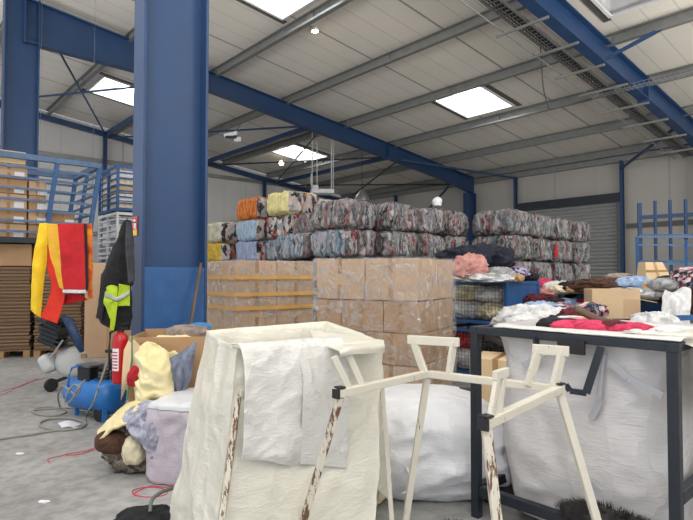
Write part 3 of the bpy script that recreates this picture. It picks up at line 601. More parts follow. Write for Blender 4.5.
# second cage row behind, right
k2 = P(603, 292, 7.7)
cage(k2, 1.5, .8, 0, 1.26, 'open blue stillage full of clothes behind the open carton', solid_side=False, mesh=False)
def inK(k, a, b_, z): return Vector((k.x, k.y, 0)) + PV * a + RV * b_ + Vector((0, 0, z))
for i, (a, b_, z, d, m_, lb) in enumerate([(1.15, .35, 1.12, (.55, .4, .26), PINK, 'hot pink garment on the heap right of the solid blue side'), (.8, .3, 1.14, (.5, .4, .22), WHT, 'white garment right of the hot pink one'), (.55, .3, 1.16, (.34, .35, .2), BLK, 'black garment between the white one and the carton'),
        (1.1, .35, .7, (.5, .5, .4), MAR, 'maroon clothing seen through the bars of the open stillage'), (.6, .35, .7, (.6, .5, .42), LBL, 'light blue clothing seen through the bars of the open stillage'), (.75, .4, .12, (1.3, .6, .58), BLK, 'dark clothing at the bottom of the open stillage'), (.2, .35, 1.1, (.5, .4, .24), BRN, 'brown garment behind the open carton')]):
    garment('garment', inK(k2, a, b_, z), d, lb, m_, ANG + .4 * i, 40 + i, .3, 8)
k3 = P(664, 288, 6.9)
cage(k3, 1.1, .8, 0, 1.33, 'blue stillage with a solid panel between the open carton and white drape', solid_side=True, mesh=False)
MB_ = MB().box(Vector((k3.x, k3.y, .66)) + PV * .55, (.02, 1.08, 1.2), ANG)
tag(MB_.build('blue_board', M['blue2']), 'blue panel board behind the open carton flap', 'board')
for i, (px, py, Y, d, m_, lb) in enumerate([(607, 291, 7.2, (.7, .4, .16), BRN, 'dark brown coat on the heap behind the open carton'), (585, 292, 7.6, (.36, .3, .1), TAN, 'beige garment left of the dark brown coat'), (632, 287, 7.0, (.32, .3, .14), LBL, 'pale blue and white garment beside the brown coat'),
        (619, 280, 7.5, (.3, .3, .1), TAU, 'taupe garment on top of the brown coat'), (650, 290, 6.9, (.3, .3, .12), TAN, 'orange-tan garment in front of the small taped carton'), (628, 296, 7.3, (1.1, .6, .14), WHT, 'white cloth spread beneath the brown coat')]):
    q = P(px, py, Y); garment('garment', q - Vector((0, 0, .02)), d, lb, m_, R(15 * i), 60 + i, .28, 8)
rg = random.Random(5)
extra = [(545, 291, 8.1, .22, ROSE, 'pale pink sleeve on top of the open stillage, left part'), (558, 288, 8.0, .2, CREAM, 'cream cloth bit between pink and black garments on the open stillage'), (572, 286, 7.9, .24, BLK, 'black sleeve at the right of the open stillage heap'), (540, 300, 7.7, .26, MAR, 'maroon garment poking through the rail of the open stillage'),
         (553, 303, 7.6, .24, NAVY, 'navy garment inside the open stillage near its middle'), (568, 306, 7.5, .26, LBL, 'pale blue garment inside the open stillage at its right'), (583, 304, 7.5, .22, RED, 'small red garment inside the open stillage beside the open carton')]
for i, (px, py, Y, w_, m_, lb) in enumerate(extra): garment('garment', P(px, py + 6, Y), (w_ * 1.3, w_, w_ * .55), lb, m_, rg.uniform(0, 3), 140 + i, .3, 9)
# open carton on a heap
k4 = P(640, 318, 6.2); k4.z = 0
z0, z1 = P(636, 319, 6.2).z, P(636, 289.5, 6.2).z
t = thing('wooden_crate_stand', k4 - Vector((.25, -.2, 0)), 'dark stand under the open carton at the right', 'stand', None, R(-12))
MB().box(k4 + Vector((-.2, .22, z0 - .04)), (.75, .55, .05), R(-12)).build('top_board', M['black'], t)
for dx, dy in ((-.5, .1), (.1, -.02), (-.42, .5), (.16, .4)): MB().box(k4 + Vector((dx, dy, (z0 - .06) / 2)), (.05, .05, z0 - .06), R(-12)).build('leg', M['black'], t)
o = thing('open_carton', k4 + Vector((0, 0, z0)), 'open tan carton with a raised side flap, standing among the clothes', 'carton', None, R(-12))
rot = Matrix.Rotation(R(-12), 3, 'Z'); ck = k4 + Vector((-.0, 0, z0)); w, d_, h = .50, .42, z1 - z0; th = .012
t = MB()
for c, dd in (((-w / 2, 0, h / 2), (w, th, h)), ((-w / 2, d_, h / 2), (w, th, h)), ((0, d_ / 2, h / 2), (th, d_, h)), ((-w, d_ / 2, h / 2), (th, d_, h)), ((-w / 2, d_ / 2, .006), (w, d_, th))): t.box(ck + rot @ Vector(c), dd, R(-12))
t.build('body', M['card3'], o)
MB().box(ck + rot @ Vector((.09, d_ / 2, h * .62)), (.2, d_ * .9, .008), mat=rot @ Matrix.Rotation(R(12), 3, 'Y')).build('flap', M['card3'], o)
MB().box(ck + rot @ Vector((-.09, -.004, h * .33)), (.17, .006, h * .66), R(-12)).build('flap', M['card'], o)
# small taped carton
q = P(655, 281, 7.2); sc_ = .14
o = thing('taped_carton', q, 'small pale carton with crossed tape, on the heap before the blue rack', 'carton', None, 0)
t = MB(); a, h = .165, .25; tp = .115
vs = [q + Vector(p) for p in ((-a, -.1, 0), (a, -.12, 0), (a, .16, 0), (-a, .16, 0), (-tp, .02, h), (tp - .01, 0, h), (tp, .2, h), (-tp, .2, h))]
t.add(vs, [(0, 3, 2, 1), (4, 5, 6, 7), (0, 1, 5, 4), (1, 2, 6, 5), (2, 3, 7, 6), (3, 0, 4, 7)]); t.build('body', M['card3'], o, bevel=.004)
MB().bar(q + Vector((0, -.114, .01)), q + Vector((0, .006, h)), .03, .005, up=(0, -1, .4)).build('tape', M['tape'], o)
MB().bar(q + Vector((-.14, -.05, .13)), q + Vector((.14, -.06, .13)), .005, .03).build('tape', M['tape'], o)
# blue post rack at the far right
o = thing('post_rack', P(640, 275, 9.0) * 1, 'tall blue post rack against the back wall at the right edge', 'rack', None, 0); o.matrix_basis = Matrix.Translation(Vector((P(640, 275, 9.0).x, 9.0, 0)))
ztop = [203, 201, 200, 199, 198]
for k, px in enumerate((639.5, 655, 670, 685.5, 701)):
    Y = 9.0 - .16 * k; q = P(px, ztop[k], Y); MB().box(Vector((q.x, Y, q.z / 2)), (.06 if k == 0 else .038, .04, q.z), R(-10)).build('post', M['blue'], o)
for py in (217.5, 236, 262): 
    a = P(640, py, 9.0); b_ = P(702, py - (3.5 if py < 230 else 0), 8.36); MB().bar(a, b_, .05, .06).build('crossbar', M['blue'] if py < 230 else M['paleblue'], o)
k5 = P(634, 240, 8.2)
o = thing('tube_stillage', Vector((P(636, 260, 8.2).x, 8.2, 0)), 'pale blue tube stillage in front of the tall blue rack', 'stillage', None, 0); t = MB()
A = P(637, 237, 8.3); Bq = P(700, 237, 7.9); A2 = P(650, 250, 8.0); 
for q in (A, Bq, P(686, 240, 7.7)): MB().bar(Vector((q.x, q.y, 0)), q, .035).build('post', M['blue2'], o)
for dz in (0, -.12, -.40, -.62, -.85): MB().bar(A + Vector((0, 0, dz)), Bq + Vector((0, 0, dz)), .024).build('tube', M['paleblue'], o)
# white drape on a blue trestle
k6 = P(676, 291, 5.9)
o = thing('blue_trestle', Vector((P(684, 318, 5.5).x, 5.5, 0)), 'blue trestle frame at the right edge, partly under a white drape', 'trestle')
for px, Y, py in ((677, 5.4, 317), (706, 5.4, 316)): q = P(px, py, Y); MB().bar(Vector((q.x, q.y, 0)), q, .05).build('leg', M['blue2'], o)
MB().bar(P(675, 318, 5.4), P(708, 317, 5.4), .05).build('crossbar', M['blue2'], o)
rows = [[P(664 + 26 * u, 290 + 3 * math.sin(u * 6), 6.1 - .05 * math.sin(u * 9)) for u in (0, .25, .5, .75, 1)], [P(662 + 28 * u, 300 + 6 * math.sin(u * 3.1), 6.0 + .06 * math.sin(u * 9)) for u in (0, .25, .5, .75, 1)], [P(661 + 28 * u, 335, 5.95 + .07 * math.sin(u * 12)) for u in (0, .25, .5, .75, 1)], [P(660 + 28 * u, 395, 5.95 + .09 * math.sin(u * 12)) for u in (0, .25, .5, .75, 1)]]
tag(sheet(rows, 30, 40, .015, 6, 3).build('white_drape', WHT, solid=.01, smooth=True), 'white cloth draped and hanging right of the open carton', 'cloth')
for i, (px, py, Y, d, m_, lb) in enumerate([(676, 291, 6.5, (.5, .4, .14), GREYC, 'grey clothes heaped above the white drape'), (691, 292, 6.3, (.3, .4, .26), PAT, 'patterned garment at the right edge above the trestle'), (690, 318, 6.4, (.35, .5, .42), BRN, 'brown cloth hanging at the right edge behind the trestle'), (672, 284, 6.8, (.3, .3, .1), BLK, 'black garment near the small taped carton')]):
    garment('garment', P(px, py, Y), d, lb, m_, R(15 * i), 80 + i, .2, 6)
# loose heap between the frame and the stillages, lying on a low table
q0 = P(560, 325, 5.6)
o = thing('sorting_table', Vector((q0.x, q0.y, 0)), 'low sorting table buried under clothes, behind the dark frame', 'table')
MB().box(Vector((q0.x + .25, 5.45, .84)), (1.9, .9, .04)).build('table_top', M['black'], o)
for dx in (-.6, 1.1):
    for dy in (-.5, .25): MB().box(Vector((q0.x + dx, q0.y + dy, .41)), (.05, .05, .82)).build('leg', M['black'], o)
for i, (px, py, Y, d, m_, lb) in enumerate([(535, 317, 5.6, (.6, .5, .28), WHT, 'white cloth heap just right of the solid blue panel'), (560, 320, 5.5, (.46, .4, .16), ROSE, 'pinkish cloth heap behind the brown stick'), (582, 316, 5.7, (.34, .34, .18), LBL, 'blue-white cloth heap left of the open carton'), (575, 313, 5.3, (.3, .25, .16), MAR, 'maroon garment on the cloth heap left of the carton'), (600, 322, 5.3, (.5, .3, .10), BLK, 'black garment in front of the open carton'), (640, 325, 5.3, (.5, .4, .12), ROSE, 'pink garment below the open carton, at its right'), (552, 312, 5.9, (.35, .3, .2), PAT, 'dark patterned garment at the top of the cloth heap')]):
    q = P(px, py, Y); q.z = .855 + (0 if i not in (3, 6) else .13); garment('garment', q, d, lb, m_, R(25 * i), 100 + i, .3, 8)
extra = [(524, 318, 5.4, .26, WHT, 'crumpled white cloth by the corner of the solid blue panel'), (541, 307, 5.9, .26, LBL, 'pale blue rag high on the cloth heap'), (566, 318, 5.2, .22, NAVY, 'navy rag on the cloth heap above the stick'), (590, 305, 5.9, .2, PAT, 'patterned rag left of the open carton base'), (575, 323, 5.1, .26, TAU, 'taupe rag behind the upper end of the brown stick'), (612, 326, 5.2, .2, MAR, 'maroon rag below the open carton'), (655, 322, 5.2, .3, WHT, 'white rag below the blue board'), (588, 312, 5.8, .14, RED, 'tiny red rag at the left corner of the open carton')]
for i, (px, py, Y, w_, m_, lb) in enumerate(extra): q = P(px, py, Y); garment('rag', Vector((q.x, q.y, max(q.z - .12, .86))), (w_ * 1.3, w_, w_ * .6), lb, m_, rg.uniform(0, 3), 160 + i, .3, 9, 'rag')
# tan carton behind the white sack
q = P(497, 428, 4.9); q.z = 0
ck = carton(q + Vector((.10, .2, 0)), (.46, .5, .75), R(-28), 'plain tan carton standing between the white sack and the dark frame', 'card3', None, 'y')
# ================================================================ LEFT SIDE
# flattened carton stacks on pallets
def flat_stack(px0, px1, Y, z1, label):
    a = P(px0, 300, Y); b_ = P(px1, 300, Y + .3 * (px1 - px0) / 60); L = (Vector((b_.x, b_.y, 0)) - Vector((a.x, a.y, 0))); yaw = math.atan2(L.y, L.x); w = L.length; c = (a + b_) / 2; dv = Vector((-math.sin(yaw), math.cos(yaw), 0)); c = Vector((c.x, c.y, 0)) + dv * .5
    pallet(c, (w, 1.0, 0), yaw, 'wooden pallet under the ' + label.replace('brown ', '').replace(' stacked high', '')); t = MB(); n = 34; z = .142; h = (z1 - z) / n
    for k in range(n):
        jx, jy = random.uniform(-.012, .012), random.uniform(-.02, .012); t.box(c + Vector((jx, jy, z + h * (k + .5))), (w - .02, 1.0, h * .86), yaw + random.uniform(-.004, .004))
    return tag(t.build('flattened_cartons', M['cardstack']), label, 'cardboard', None, 'stuff'), c, yaw, w
(o, c, yaw, w) = flat_stack(-30, 31, 9.7, 1.66, 'brown flattened cartons stacked high, at the left edge')
(o, c2, yaw2, w2) = flat_stack(34, 82, 9.95, 1.66, 'brown flattened cartons stacked high, behind the hanging flag')
carton(c + Vector((0, 0, 1.67)), (w, 1.0, .40), yaw, 'long flat tan carton on the flattened cartons at the left edge', 'card2')
carton(c2 + Vector((0, 0, 1.67)), (w2, 1.0, .40), yaw2, 'long flat tan carton on the stack behind the flag', 'card2')
q = P(37, 273, 9.92); MB().box(q, (.11, .01, .26), yaw2).build('stack_label', M['paper'], o)
q = P(94, 352, 9.9); q.z = 0
carton(q + Vector((.0, .3, 0)), (.46, .5, 1.72), R(8), 'tall upright tan carton between flag and jackets', 'card')
q = P(121, 352, 9.2); q.z = 0
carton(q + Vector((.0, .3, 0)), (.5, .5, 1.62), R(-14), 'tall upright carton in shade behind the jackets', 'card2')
# big blue cage on top
zb = 2.09; z1 = 3.64
FR = P(88, 240, 10.5); FR.z = zb; Lr, Lp = 2.6, 1.65
cs = [FR - RV * Lr, FR, FR + PV * Lp, FR + PV * Lp - RV * Lr]; lean = RV * .2 + Vector((0, 0, z1 - zb))
o = thing('tube_cage', FR - RV * Lr / 2 + PV * Lp / 2, 'large grey-blue tube cage of cartons above the flattened cardboard', 'stillage', 'blue stillages', ANG)
for q in cs: MB().bar(q, q + lean, .075, .075).build('corner_post', M['blue2'], o)
q = FR - RV * .75; MB().bar(q, q + lean, .07, .07).build('upright', M['blue2'], o)
q = FR + PV * .8; MB().bar(q, q + lean, .06, .06).build('upright', M['blue2'], o)
q = cs[3] + RV * 1.85; MB().bar(q, q + lean, .06, .06).build('upright', M['blue2'], o)
t = MB()
for k in range(4): t.bar(cs[k] + lean, cs[(k + 1) % 4] + lean, .09, .1); 
t.build('top_rail', M['paleblue'], o); t = MB()
for k in range(4): t.bar(cs[k] + Vector((0, 0, .04)), cs[(k + 1) % 4] + Vector((0, 0, .04)), .08, .1)
t.box((cs[0] + cs[2]) / 2 + Vector((0, 0, .03)), (Lr, Lp, .03), ANG); t.build('floor_panel', M['dark'], o)
for k in range(4):
    for i in range(1, 8):
        f = i / 8; MB().bar(cs[k] + lean * f, cs[(k + 1) % 4] + lean * f, .035, .04).build('bar', M['paleblue'], o)
for col, (a, n, w) in enumerate([(1.92, 5, .58), (1.31, 5, .58), (.85, 4, .28), (.42, 2, .42)]):
    for k in range(n):
        q = FR - RV * a + PV * .42 + Vector((0, 0, .07 + k * .27)); 
        carton(q, (w, .6, .262), ANG, 'labelled carton in the tube cage, %s column from the right, %s layer' % (('fourth', 'third', 'second', 'first')[col], ('bottom', 'second', 'third', 'fourth', 'fifth')[k]), 'card' if (k + col) % 2 else 'card2', 'cartons in the tube cage', 'y', True)
q = FR - RV * 1.45 + PV * .42 + Vector((0, 0, .07 + 5 * .27 + .0)); carton(q, (.8, .6, .23), ANG, 'tan carton topping the load in the tube cage, under the column', 'card3')
# white-slatted stillages with small boxes behind
q = P(117, 255, 12.0); kk = Vector((q.x, q.y, 0)) + RV * 0; 
def slat_cage(z0, z1, mat, label, boxm, names):
    o = thing('slatted_stillage', kk + Vector((0, 0, z0)), label, 'stillage', 'blue stillages', ANG); L, D = 1.25, .9; c4 = [kk, kk + PV * L, kk + PV * L + RV * D, kk + RV * D]
    for q in c4 + [kk + PV * L / 2, kk + RV * D / 2]: MB().box(q + Vector((0, 0, (z0 + z1) / 2)), (.05, .05, z1 - z0), ANG).build('corner_post', M[mat], o)
    t = MB()
    for k in range(8):
        z = z0 + .05 + (z1 - z0 - .08) * k / 7
        for i in range(4): t.bar(c4[i] + Vector((0, 0, z)), c4[(i + 1) % 4] + Vector((0, 0, z)), .03, .03 if 0 < k < 7 else .06)
    t.box((c4[0] + c4[2]) / 2 + Vector((0, 0, z0 + .04)), (D, L, .03), ANG); t.build('slats', M[mat], o)
    for k in range(5):
        for i in range(2):
            h = (z1 - z0 - .16) / 5; q = kk + RV * D / 2 + PV * (.33 + .58 * i) + Vector((0, 0, z0 + .065 + k * h)); b_ = MB().box(q + Vector((0, 0, h / 2)), (D - .1, .55, h - .02), ANG).build('stacked_box', M[boxm[(k + i) % len(boxm)]], bevel=.01, yaw=0)
            tag(b_, '%s, %s layer, %s' % (names, ('bottom', 'second', 'third', 'fourth', 'top')[k], ('right', 'left')[i]), 'box', 'boxes in the slatted stillages')
M['boxo'] = paint('white_orange_box', (240, 216, 190), .6, 0, .3, 14); M['boxw'] = paint('white_blue_box', (236, 240, 246), .6, 0, .15, 14); M['boxd'] = paint('grey_box', (150, 156, 164), .6, 0, .3, 12)
slat_cage(2.92, 3.95, 'blue2', 'upper blue slatted stillage of pale boxes just left of the column', ['boxo', 'boxw', 'card3'], 'pale box in the upper slatted stillage')
slat_cage(1.95, 2.9, 'white', 'white slatted stillage of pale boxes just left of the column', ['boxw', 'boxd', 'boxw'], 'pale box in the white slatted stillage')
slat_cage(.98, 1.93, 'white', 'lower white slatted stillage hidden behind the cartons', ['boxw', 'boxd'], 'pale box in the lower white slatted stillage')
slat_cage(.01, .96, 'white', 'bottom white slatted stillage hidden behind the cartons', ['boxw', 'boxd'], 'pale box in the bottom slatted stillage')
# ---- flag on a rod
YF = 6.9
YEL = fabric('yellow_flag_cloth', (246, 208, 44), (232, 184, 30), 3, bmp=.2); FRED = fabric('red_flag_cloth', (196, 34, 40), (176, 26, 32), 3, bmp=.2); FRE2 = fabric('orange_red_flag_cloth', (226, 58, 38), (206, 44, 30), 3, bmp=.2); FBLK = fabric('black_flag_cloth', (50, 46, 48), (30, 28, 30), 3, bmp=.2)
a = P(38, 224, YF); b_ = P(93, 224, YF)
o = thing('drying_rod', (a + b_) / 2, 'thin steel rod hung on cords that carries the flag', 'rod')
MB().tube([a, b_], .008, 8).build('rod', M['grey'], o)
for q in (a + Vector((.01, 0, 0)), b_ - Vector((.01, 0, 0))): MB().tube([q, Vector((q.x, q.y, roofz(q.dot(RV)) + .2))], .0018, 4).build('cord', M['grey'], o)
o = thing('flag', (a + b_) / 2, 'yellow, red and black flag folded over a rod in front of the cardboard', 'flag')
def fl(px, py, dy=0): return P(px, py, YF - .02 + dy)
sheet([[fl(40, 224), fl(46, 223), fl(50, 224)], [fl(33, 262, -.05), fl(40, 262, -.09), fl(47, 262, -.04)], [fl(31, 310, -.06), fl(35, 314, -.12), fl(41, 318, -.06)]], 14, 40, .012, 4, 1).build('yellow_stripe', YEL, o, smooth=True, solid=.004)
sheet([[fl(49, 224, .0), fl(53, 224, .02)], [fl(47, 262, -.02), fl(55, 262, -.05)], [fl(52, 288, -.04), fl(66, 290, -.06)], [fl(41, 318, -.05), fl(58, 324, -.08)]], 14, 40, .012, 4, 2).build('red_stripe', FRE2, o, smooth=True, solid=.004)
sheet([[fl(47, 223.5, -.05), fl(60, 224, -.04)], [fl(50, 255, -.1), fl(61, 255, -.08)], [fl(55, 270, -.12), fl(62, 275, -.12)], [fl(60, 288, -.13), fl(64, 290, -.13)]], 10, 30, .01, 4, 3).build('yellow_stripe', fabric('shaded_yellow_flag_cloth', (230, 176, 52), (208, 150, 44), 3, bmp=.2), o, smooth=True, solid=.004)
sheet([[fl(58, 224, -.05), fl(84, 224, -.03)], [fl(61, 255, -.1), fl(85, 255, -.09)], [fl(62.5, 290, -.12), fl(86, 290, -.12)]], 24, 40, .012, 4, 4).build('red_stripe', FRED, o, smooth=True, solid=.004)
sheet([[fl(62.5, 289.5, -.13), fl(86, 290, -.13)], [fl(63, 293, -.13), fl(86, 293.5, -.13)]], 10, 3, .003, 4, 5).build('white_hem', WHT, o, smooth=True, solid=.004)
sheet([[fl(83, 224, -.02), fl(87, 224, .0)], [fl(85, 260, -.08), fl(88, 260, -.05)], [fl(86, 292, -.1), fl(88.5, 290, -.08)]], 8, 30, .01, 4, 6).build('black_stripe', FBLK, o, smooth=True, solid=.004)
sheet([[fl(86, 224, .01), fl(92, 224, .02)], [fl(88, 262, -.0), fl(93, 260, .0)], [fl(88, 300, -.01), fl(93, 298, -.01)]], 10, 30, .02, 5, 7).build('orange_edge', fabric('orange_flag_cloth', (236, 150, 40), (200, 60, 40), 6, bmp=.2), o, smooth=True, solid=.004)
sheet([[fl(58, 297, .02), fl(78, 292, .02)], [fl(60, 306, .02), fl(88, 300, .02)]], 12, 6, .01, 4, 8).build('red_stripe', FRED, o, smooth=True, solid=.004)
# ---- jackets and hi-vis on a hook of the column
YJ = 5.05
J = lambda px, py, dy=0: P(px, py, YJ + dy)
HV = fabric('hi_vis_yellow_cloth', (180, 206, 46), (150, 176, 36), 4); JBL = fabric('black_jacket_cloth', (30, 31, 34), (18, 19, 21), 5, bmp=.7); JGR = fabric('charcoal_jacket_cloth', (66, 68, 74), (44, 46, 50), 5)
hk = J(131, 222, .1); tag(MB().tube([hk + Vector((.05, .06, 0)), hk, hk + Vector((-.02, -.02, .0)), hk + Vector((-.025, -.03, .03))], .008, 6).build('coat_hook', M['grey']), 'small coat hook on the left side of the big column', 'hook')
def garm(rings, nm, mat, parent, seed, amp=.012):
    rr = []
    for (x0, x1, y0, y1, dep) in rings:     # left/right pixel, their heights, thickness
        l, r_ = J(x0, y0), J(x1, y1); rr.append([l, (l * 2 + r_) / 3 + Vector((0, -dep, 0)), (l + r_ * 2) / 3 + Vector((0, -dep * .8, 0)), r_, (l + r_ * 2) / 3 + Vector((0, dep * .5, 0)), (l * 2 + r_) / 3 + Vector((0, dep * .5, 0))])
    return loft(rr[::-1], 40, 40, amp, 7, seed).build(nm, mat, parent, smooth=True)
o = thing('hi_vis_jacket', J(117, 305), 'black and yellow hi-vis jacket hanging beneath the black jacket by the extinguisher', 'jacket')
garm([(120, 131, 270, 270, .05), (108, 131, 284, 284, .09), (103, 131, 303, 303, .11), (101, 131, 322, 320, .10), (113, 129, 328, 330, .07)], 'body', JBL, o, 3)
sheet([[J(106, 287, -.13), J(112, 285, -.16), J(118, 287, -.15)], [J(104, 300, -.15), J(111, 300, -.18), J(117, 300, -.16)], [J(104.5, 304, -.15), J(110, 306, -.17), J(113, 305, -.16)], [J(106, 306, -.15), J(110, 318, -.17), J(113, 323, -.15)]], 14, 20, .006, 8).build('yellow_panel', HV, o, smooth=True, solid=.006)
sheet([[J(119, 284, -.13), J(130, 286, -.1)], [J(118, 296, -.15), J(130, 297, -.12)], [J(118, 306, -.16), J(130, 306, -.12)]], 14, 16, .006, 8).build('yellow_panel', HV, o, smooth=True, solid=.006)
sheet([[J(112, 300, -.17), J(118, 302, -.17)], [J(111, 316, -.17), J(116, 320, -.16)], [J(110, 330, -.13), J(114, 331, -.13)]], 8, 14, .006, 8).build('yellow_panel', HV, o, smooth=True, solid=.006)
sheet([[J(105, 293, -.165), J(111, 295, -.19), J(118, 297, -.175), J(130, 290, -.14)], [J(105, 297, -.165), J(111, 299, -.19), J(118, 301, -.175), J(130, 294, -.14)]], 20, 4, .003, 8).build('reflective_band', M['silver'], o, smooth=True, solid=.004)
o = thing('black_jacket', J(124, 240), 'black jacket hanging from the hook on the big blue column', 'jacket')
garm([(126.5, 129, 220, 220, .015), (122, 131, 228, 228, .05), (114, 132, 250, 250, .1), (107, 132, 268, 268, .14), (102, 131, 283, 284, .15), (106, 129, 290, 288, .12)], 'body', JBL, o, 5, .016)
sheet([[J(127, 222, -.06), J(130, 222, -.04)], [J(126, 245, -.15), J(133, 245, -.08)], [J(128, 268, -.17), J(134, 268, -.09)], [J(129, 284, -.16), J(134, 281, -.1)]], 10, 26, .01, 6).build('sleeve', JGR, o, smooth=True, solid=.02)
sheet([[J(103, 282, -.1), J(109, 290, -.14)], [J(101, 300, -.08), J(106, 303, -.12)], [J(98, 318, -.06), J(104, 321, -.1)]], 10, 20, .01, 6).build('sleeve', JBL, o, smooth=True, solid=.03)
# column sign
cl = P(135, 226, 5.2); sg = thing('wall_sign', cl, 'small red and yellow fire extinguisher sign on the big column', 'sign')
cq = B(1.945, 5.36, P(135, 226, 5.3).z)
def onc(dy, dz, w, h, e, nm, m_, par): MB().box(cq + Vector((0, 0, dz)) + PV * dy - RV * (.002 + e), (.003, w, h), ANG).build(nm, M[m_], par)
onc(0, 0, .13, .19, 0, 'plate', 'red', sg); onc(0, -.065, .13, .055, .002, 'yellow_field', 'yellow', sg); onc(.0, .02, .03, .09, .003, 'extinguisher_symbol', 'white', sg); onc(.022, .055, .03, .014, .003, 'extinguisher_symbol', 'white', sg); onc(-.03, .0, .014, .07, .003, 'extinguisher_symbol', 'white', sg)
# fire extinguisher
q = P(120, 383, 5.0); o = thing('fire_extinguisher', q, 'red fire extinguisher hanging left of the big blue column', 'fire extinguisher')
lathe(q, [(0, 0), (.06, 0), (.068, .02), (.068, .38), (.058, .43), (.03, .455), (.022, .47), (0, .47)], 28).build('cylinder', M['red'], o, smooth=True)
MB().box(q + Vector((0, 0, .49)), (.05, .04, .05)).bar(q + Vector((-.03, 0, .52)), q + Vector((.08, -.02, .55)), .02).bar(q + Vector((-.02, 0, .5)), q + Vector((.07, -.02, .5)), .015).build('valve', M['black'], o)
MB().tube([q + Vector((-.03, 0, .49)), q + Vector((-.085, -.02, .46)), q + Vector((-.09, -.03, .3)), q + Vector((-.082, -.03, .12))], .011, 8).build('hose', M['black'], o, smooth=True)
t = MB(); t.grid(lambda u, v: q + Vector((.0695 * math.sin(-.9 + 1.1 * u), -.0695 * math.cos(-.9 + 1.1 * u), .12 + .2 * v)), 8, 2); t.build('printed_label', M['paper'], o)
for k in range(6): MB().grid(lambda u, v: q + Vector((.0702 * math.sin(-.8 + .85 * u), -.0702 * math.cos(-.8 + .85 * u), .14 + .028 * k + .012 * v)), 8, 1).build('print_line', M['red'], o)
MB().bar(q + Vector((.06, .04, .3)), B(1.96, 5.4, q.z + .3), .03, .02).bar(q + Vector((-.0, .07, .3)), q + Vector((.08, .05, .3)), .03, .02).build('bracket', M['black'], o)
# broom handle leaning at the column's right side
a = B(2.72, 5.0, .0); e = P(201, 263, 5.55); a = P(189, 335, 5.35)
tag(MB().tube([a + (a - e) * .9, e], .016, 8).build('broom_handle', M['stick'], smooth=True), 'brown wooden handle leaning on the right side of the blue column', 'handle')
# ---- vacuum / floor machine
def Gd(px, py): return H(px, py, 0)
q = Gd(66, 392); o = thing('floor_scrubber', q, 'grey and blue wheeled floor cleaning machine in front of the cardboard', 'cleaning machine'); YM = q.y + .1
m_ = lambda px, py, dy=0: P(px, py, YM + dy)
c = m_(72, 362, .1); rotm = Matrix.Rotation(R(90), 3, 'X') @ Matrix.Rotation(R(25), 3, 'Y')
lathe(c, [(0, -.17), (.12, -.17), (.185, -.11), (.205, 0), (.185, .11), (.12, .17), (0, .17)], 28, rot=rotm).build('tank', M['tankwhite'], o, smooth=True)
lump(m_(49, 372), (.17, .26, .24), 0, 3, .03, 2, sq=.6, tilt=R(-30)).build('front_cover', M['tankwhite'], o, smooth=True)
rt = Matrix.Rotation(R(22), 3, 'Y')
MB().box(m_(55, 333), (.24, .3, .30), mat=rt).build('motor_housing', M['black'], o, bevel=.02)
for k in range(5): MB().box(m_(54.5 + 1.2 * (k - 2) , 333 + 5.0 * (k - 2), -.02), (.28, .31, .022), mat=rt).build('rib', M['dark'], o, bevel=.005)
MB().box(m_(61, 318), (.26, .24, .05), mat=rt).build('lid', M['black'], o, bevel=.015)
MB().tube([m_(66, 318, -.1), m_(71, 326, -.12), m_(77, 340, -.12), m_(82, 352, -.1)], [.05, .06, .055, .03], 10).build('recovery_hose', M['blue'], o, smooth=True)
MB().tube([m_(63, 340, -.18), m_(55, 352, -.2), m_(50, 358, -.2)], .012, 6).build('lever', M['silver'], o)
for px, py, dy in ((51, 385, -.08), (78, 383, .15)):
    w = m_(px, py, dy); w.z = .085; lathe(w, [(0, -.03), (.075, -.03), (.085, -.015), (.085, .015), (.075, .03), (0, .03)], 20, rot=Matrix.Rotation(R(90), 3, 'X') @ Matrix.Rotation(R(50), 3, 'Y')).build('wheel', M['black'], o, smooth=False)
MB().bar(m_(52, 383, 0), m_(80, 372, .1), .05, .04).build('chassis', M['dark'], o)
MB().box(m_(84, 356, -.05), (.06, .05, .05)).build('brass_valve', M['tape'], o)
# ---- compressor
q = Gd(95, 420); YC = q.y; o = thing('air_compressor', q, 'bright blue air compressor with black motor, left of the extinguisher', 'compressor')
m_ = lambda px, py, dy=0: P(px, py, YC + .1 + dy)
A = m_(72, 390, .22); Bc = m_(119, 399, -.12); ax = (Bc - A).normalized(); 
prof = [(0, 0), (.09, .01), (.15, .05), (.175, .11)]; L = (Bc - A).length; prof = prof + [(.175, L - .11), (.15, L - .05), (.09, L - .01), (0, L)]
rq = ax.to_track_quat('Z', 'Y').to_matrix(); lathe(A, prof, 30, rot=rq).build('tank', M['tankblue'], o, smooth=True)
MB().box((A + Bc) / 2 + Vector((0, 0, .15)), (.36, .16, .03), math.atan2(ax.y, ax.x)).build('mount_plate', M['tankblue'], o)
yw = math.atan2(ax.y, ax.x)
MB().box(m_(90, 374, .08), (.2, .17, .17), yw).build('motor', M['black'], o, bevel=.015); MB().box(m_(90, 365, .06), (.22, .19, .03), yw).build('motor_cap', M['grey'], o, bevel=.008)
lathe(m_(104, 386, 0), [(0, 0), (.08, 0), (.085, .02), (.06, .07), (.06, .16), (0, .17)], 20).build('pump', M['grey'], o)
for k in range(5): lathe(m_(104, 381 - 3.2 * k, 0), [(0, 0), (.078 - .006 * k, 0), (.078 - .006 * k, .012), (0, .012)], 20).build('cooling_fin', M['black'], o)
MB().tube([m_(68, 388, -.05), m_(69, 376, -.05), m_(72, 368, -.05), m_(77, 366, -.05), m_(81, 366, -.03)], .012, 8).build('handle', M['tankblue'], o, smooth=True)
MB().tube([m_(112, 380, -.02), m_(112, 358, -.02)], .012, 8).box(m_(111, 351, -.02), (.1, .06, .03)).build('pressure_switch', M['black'], o)
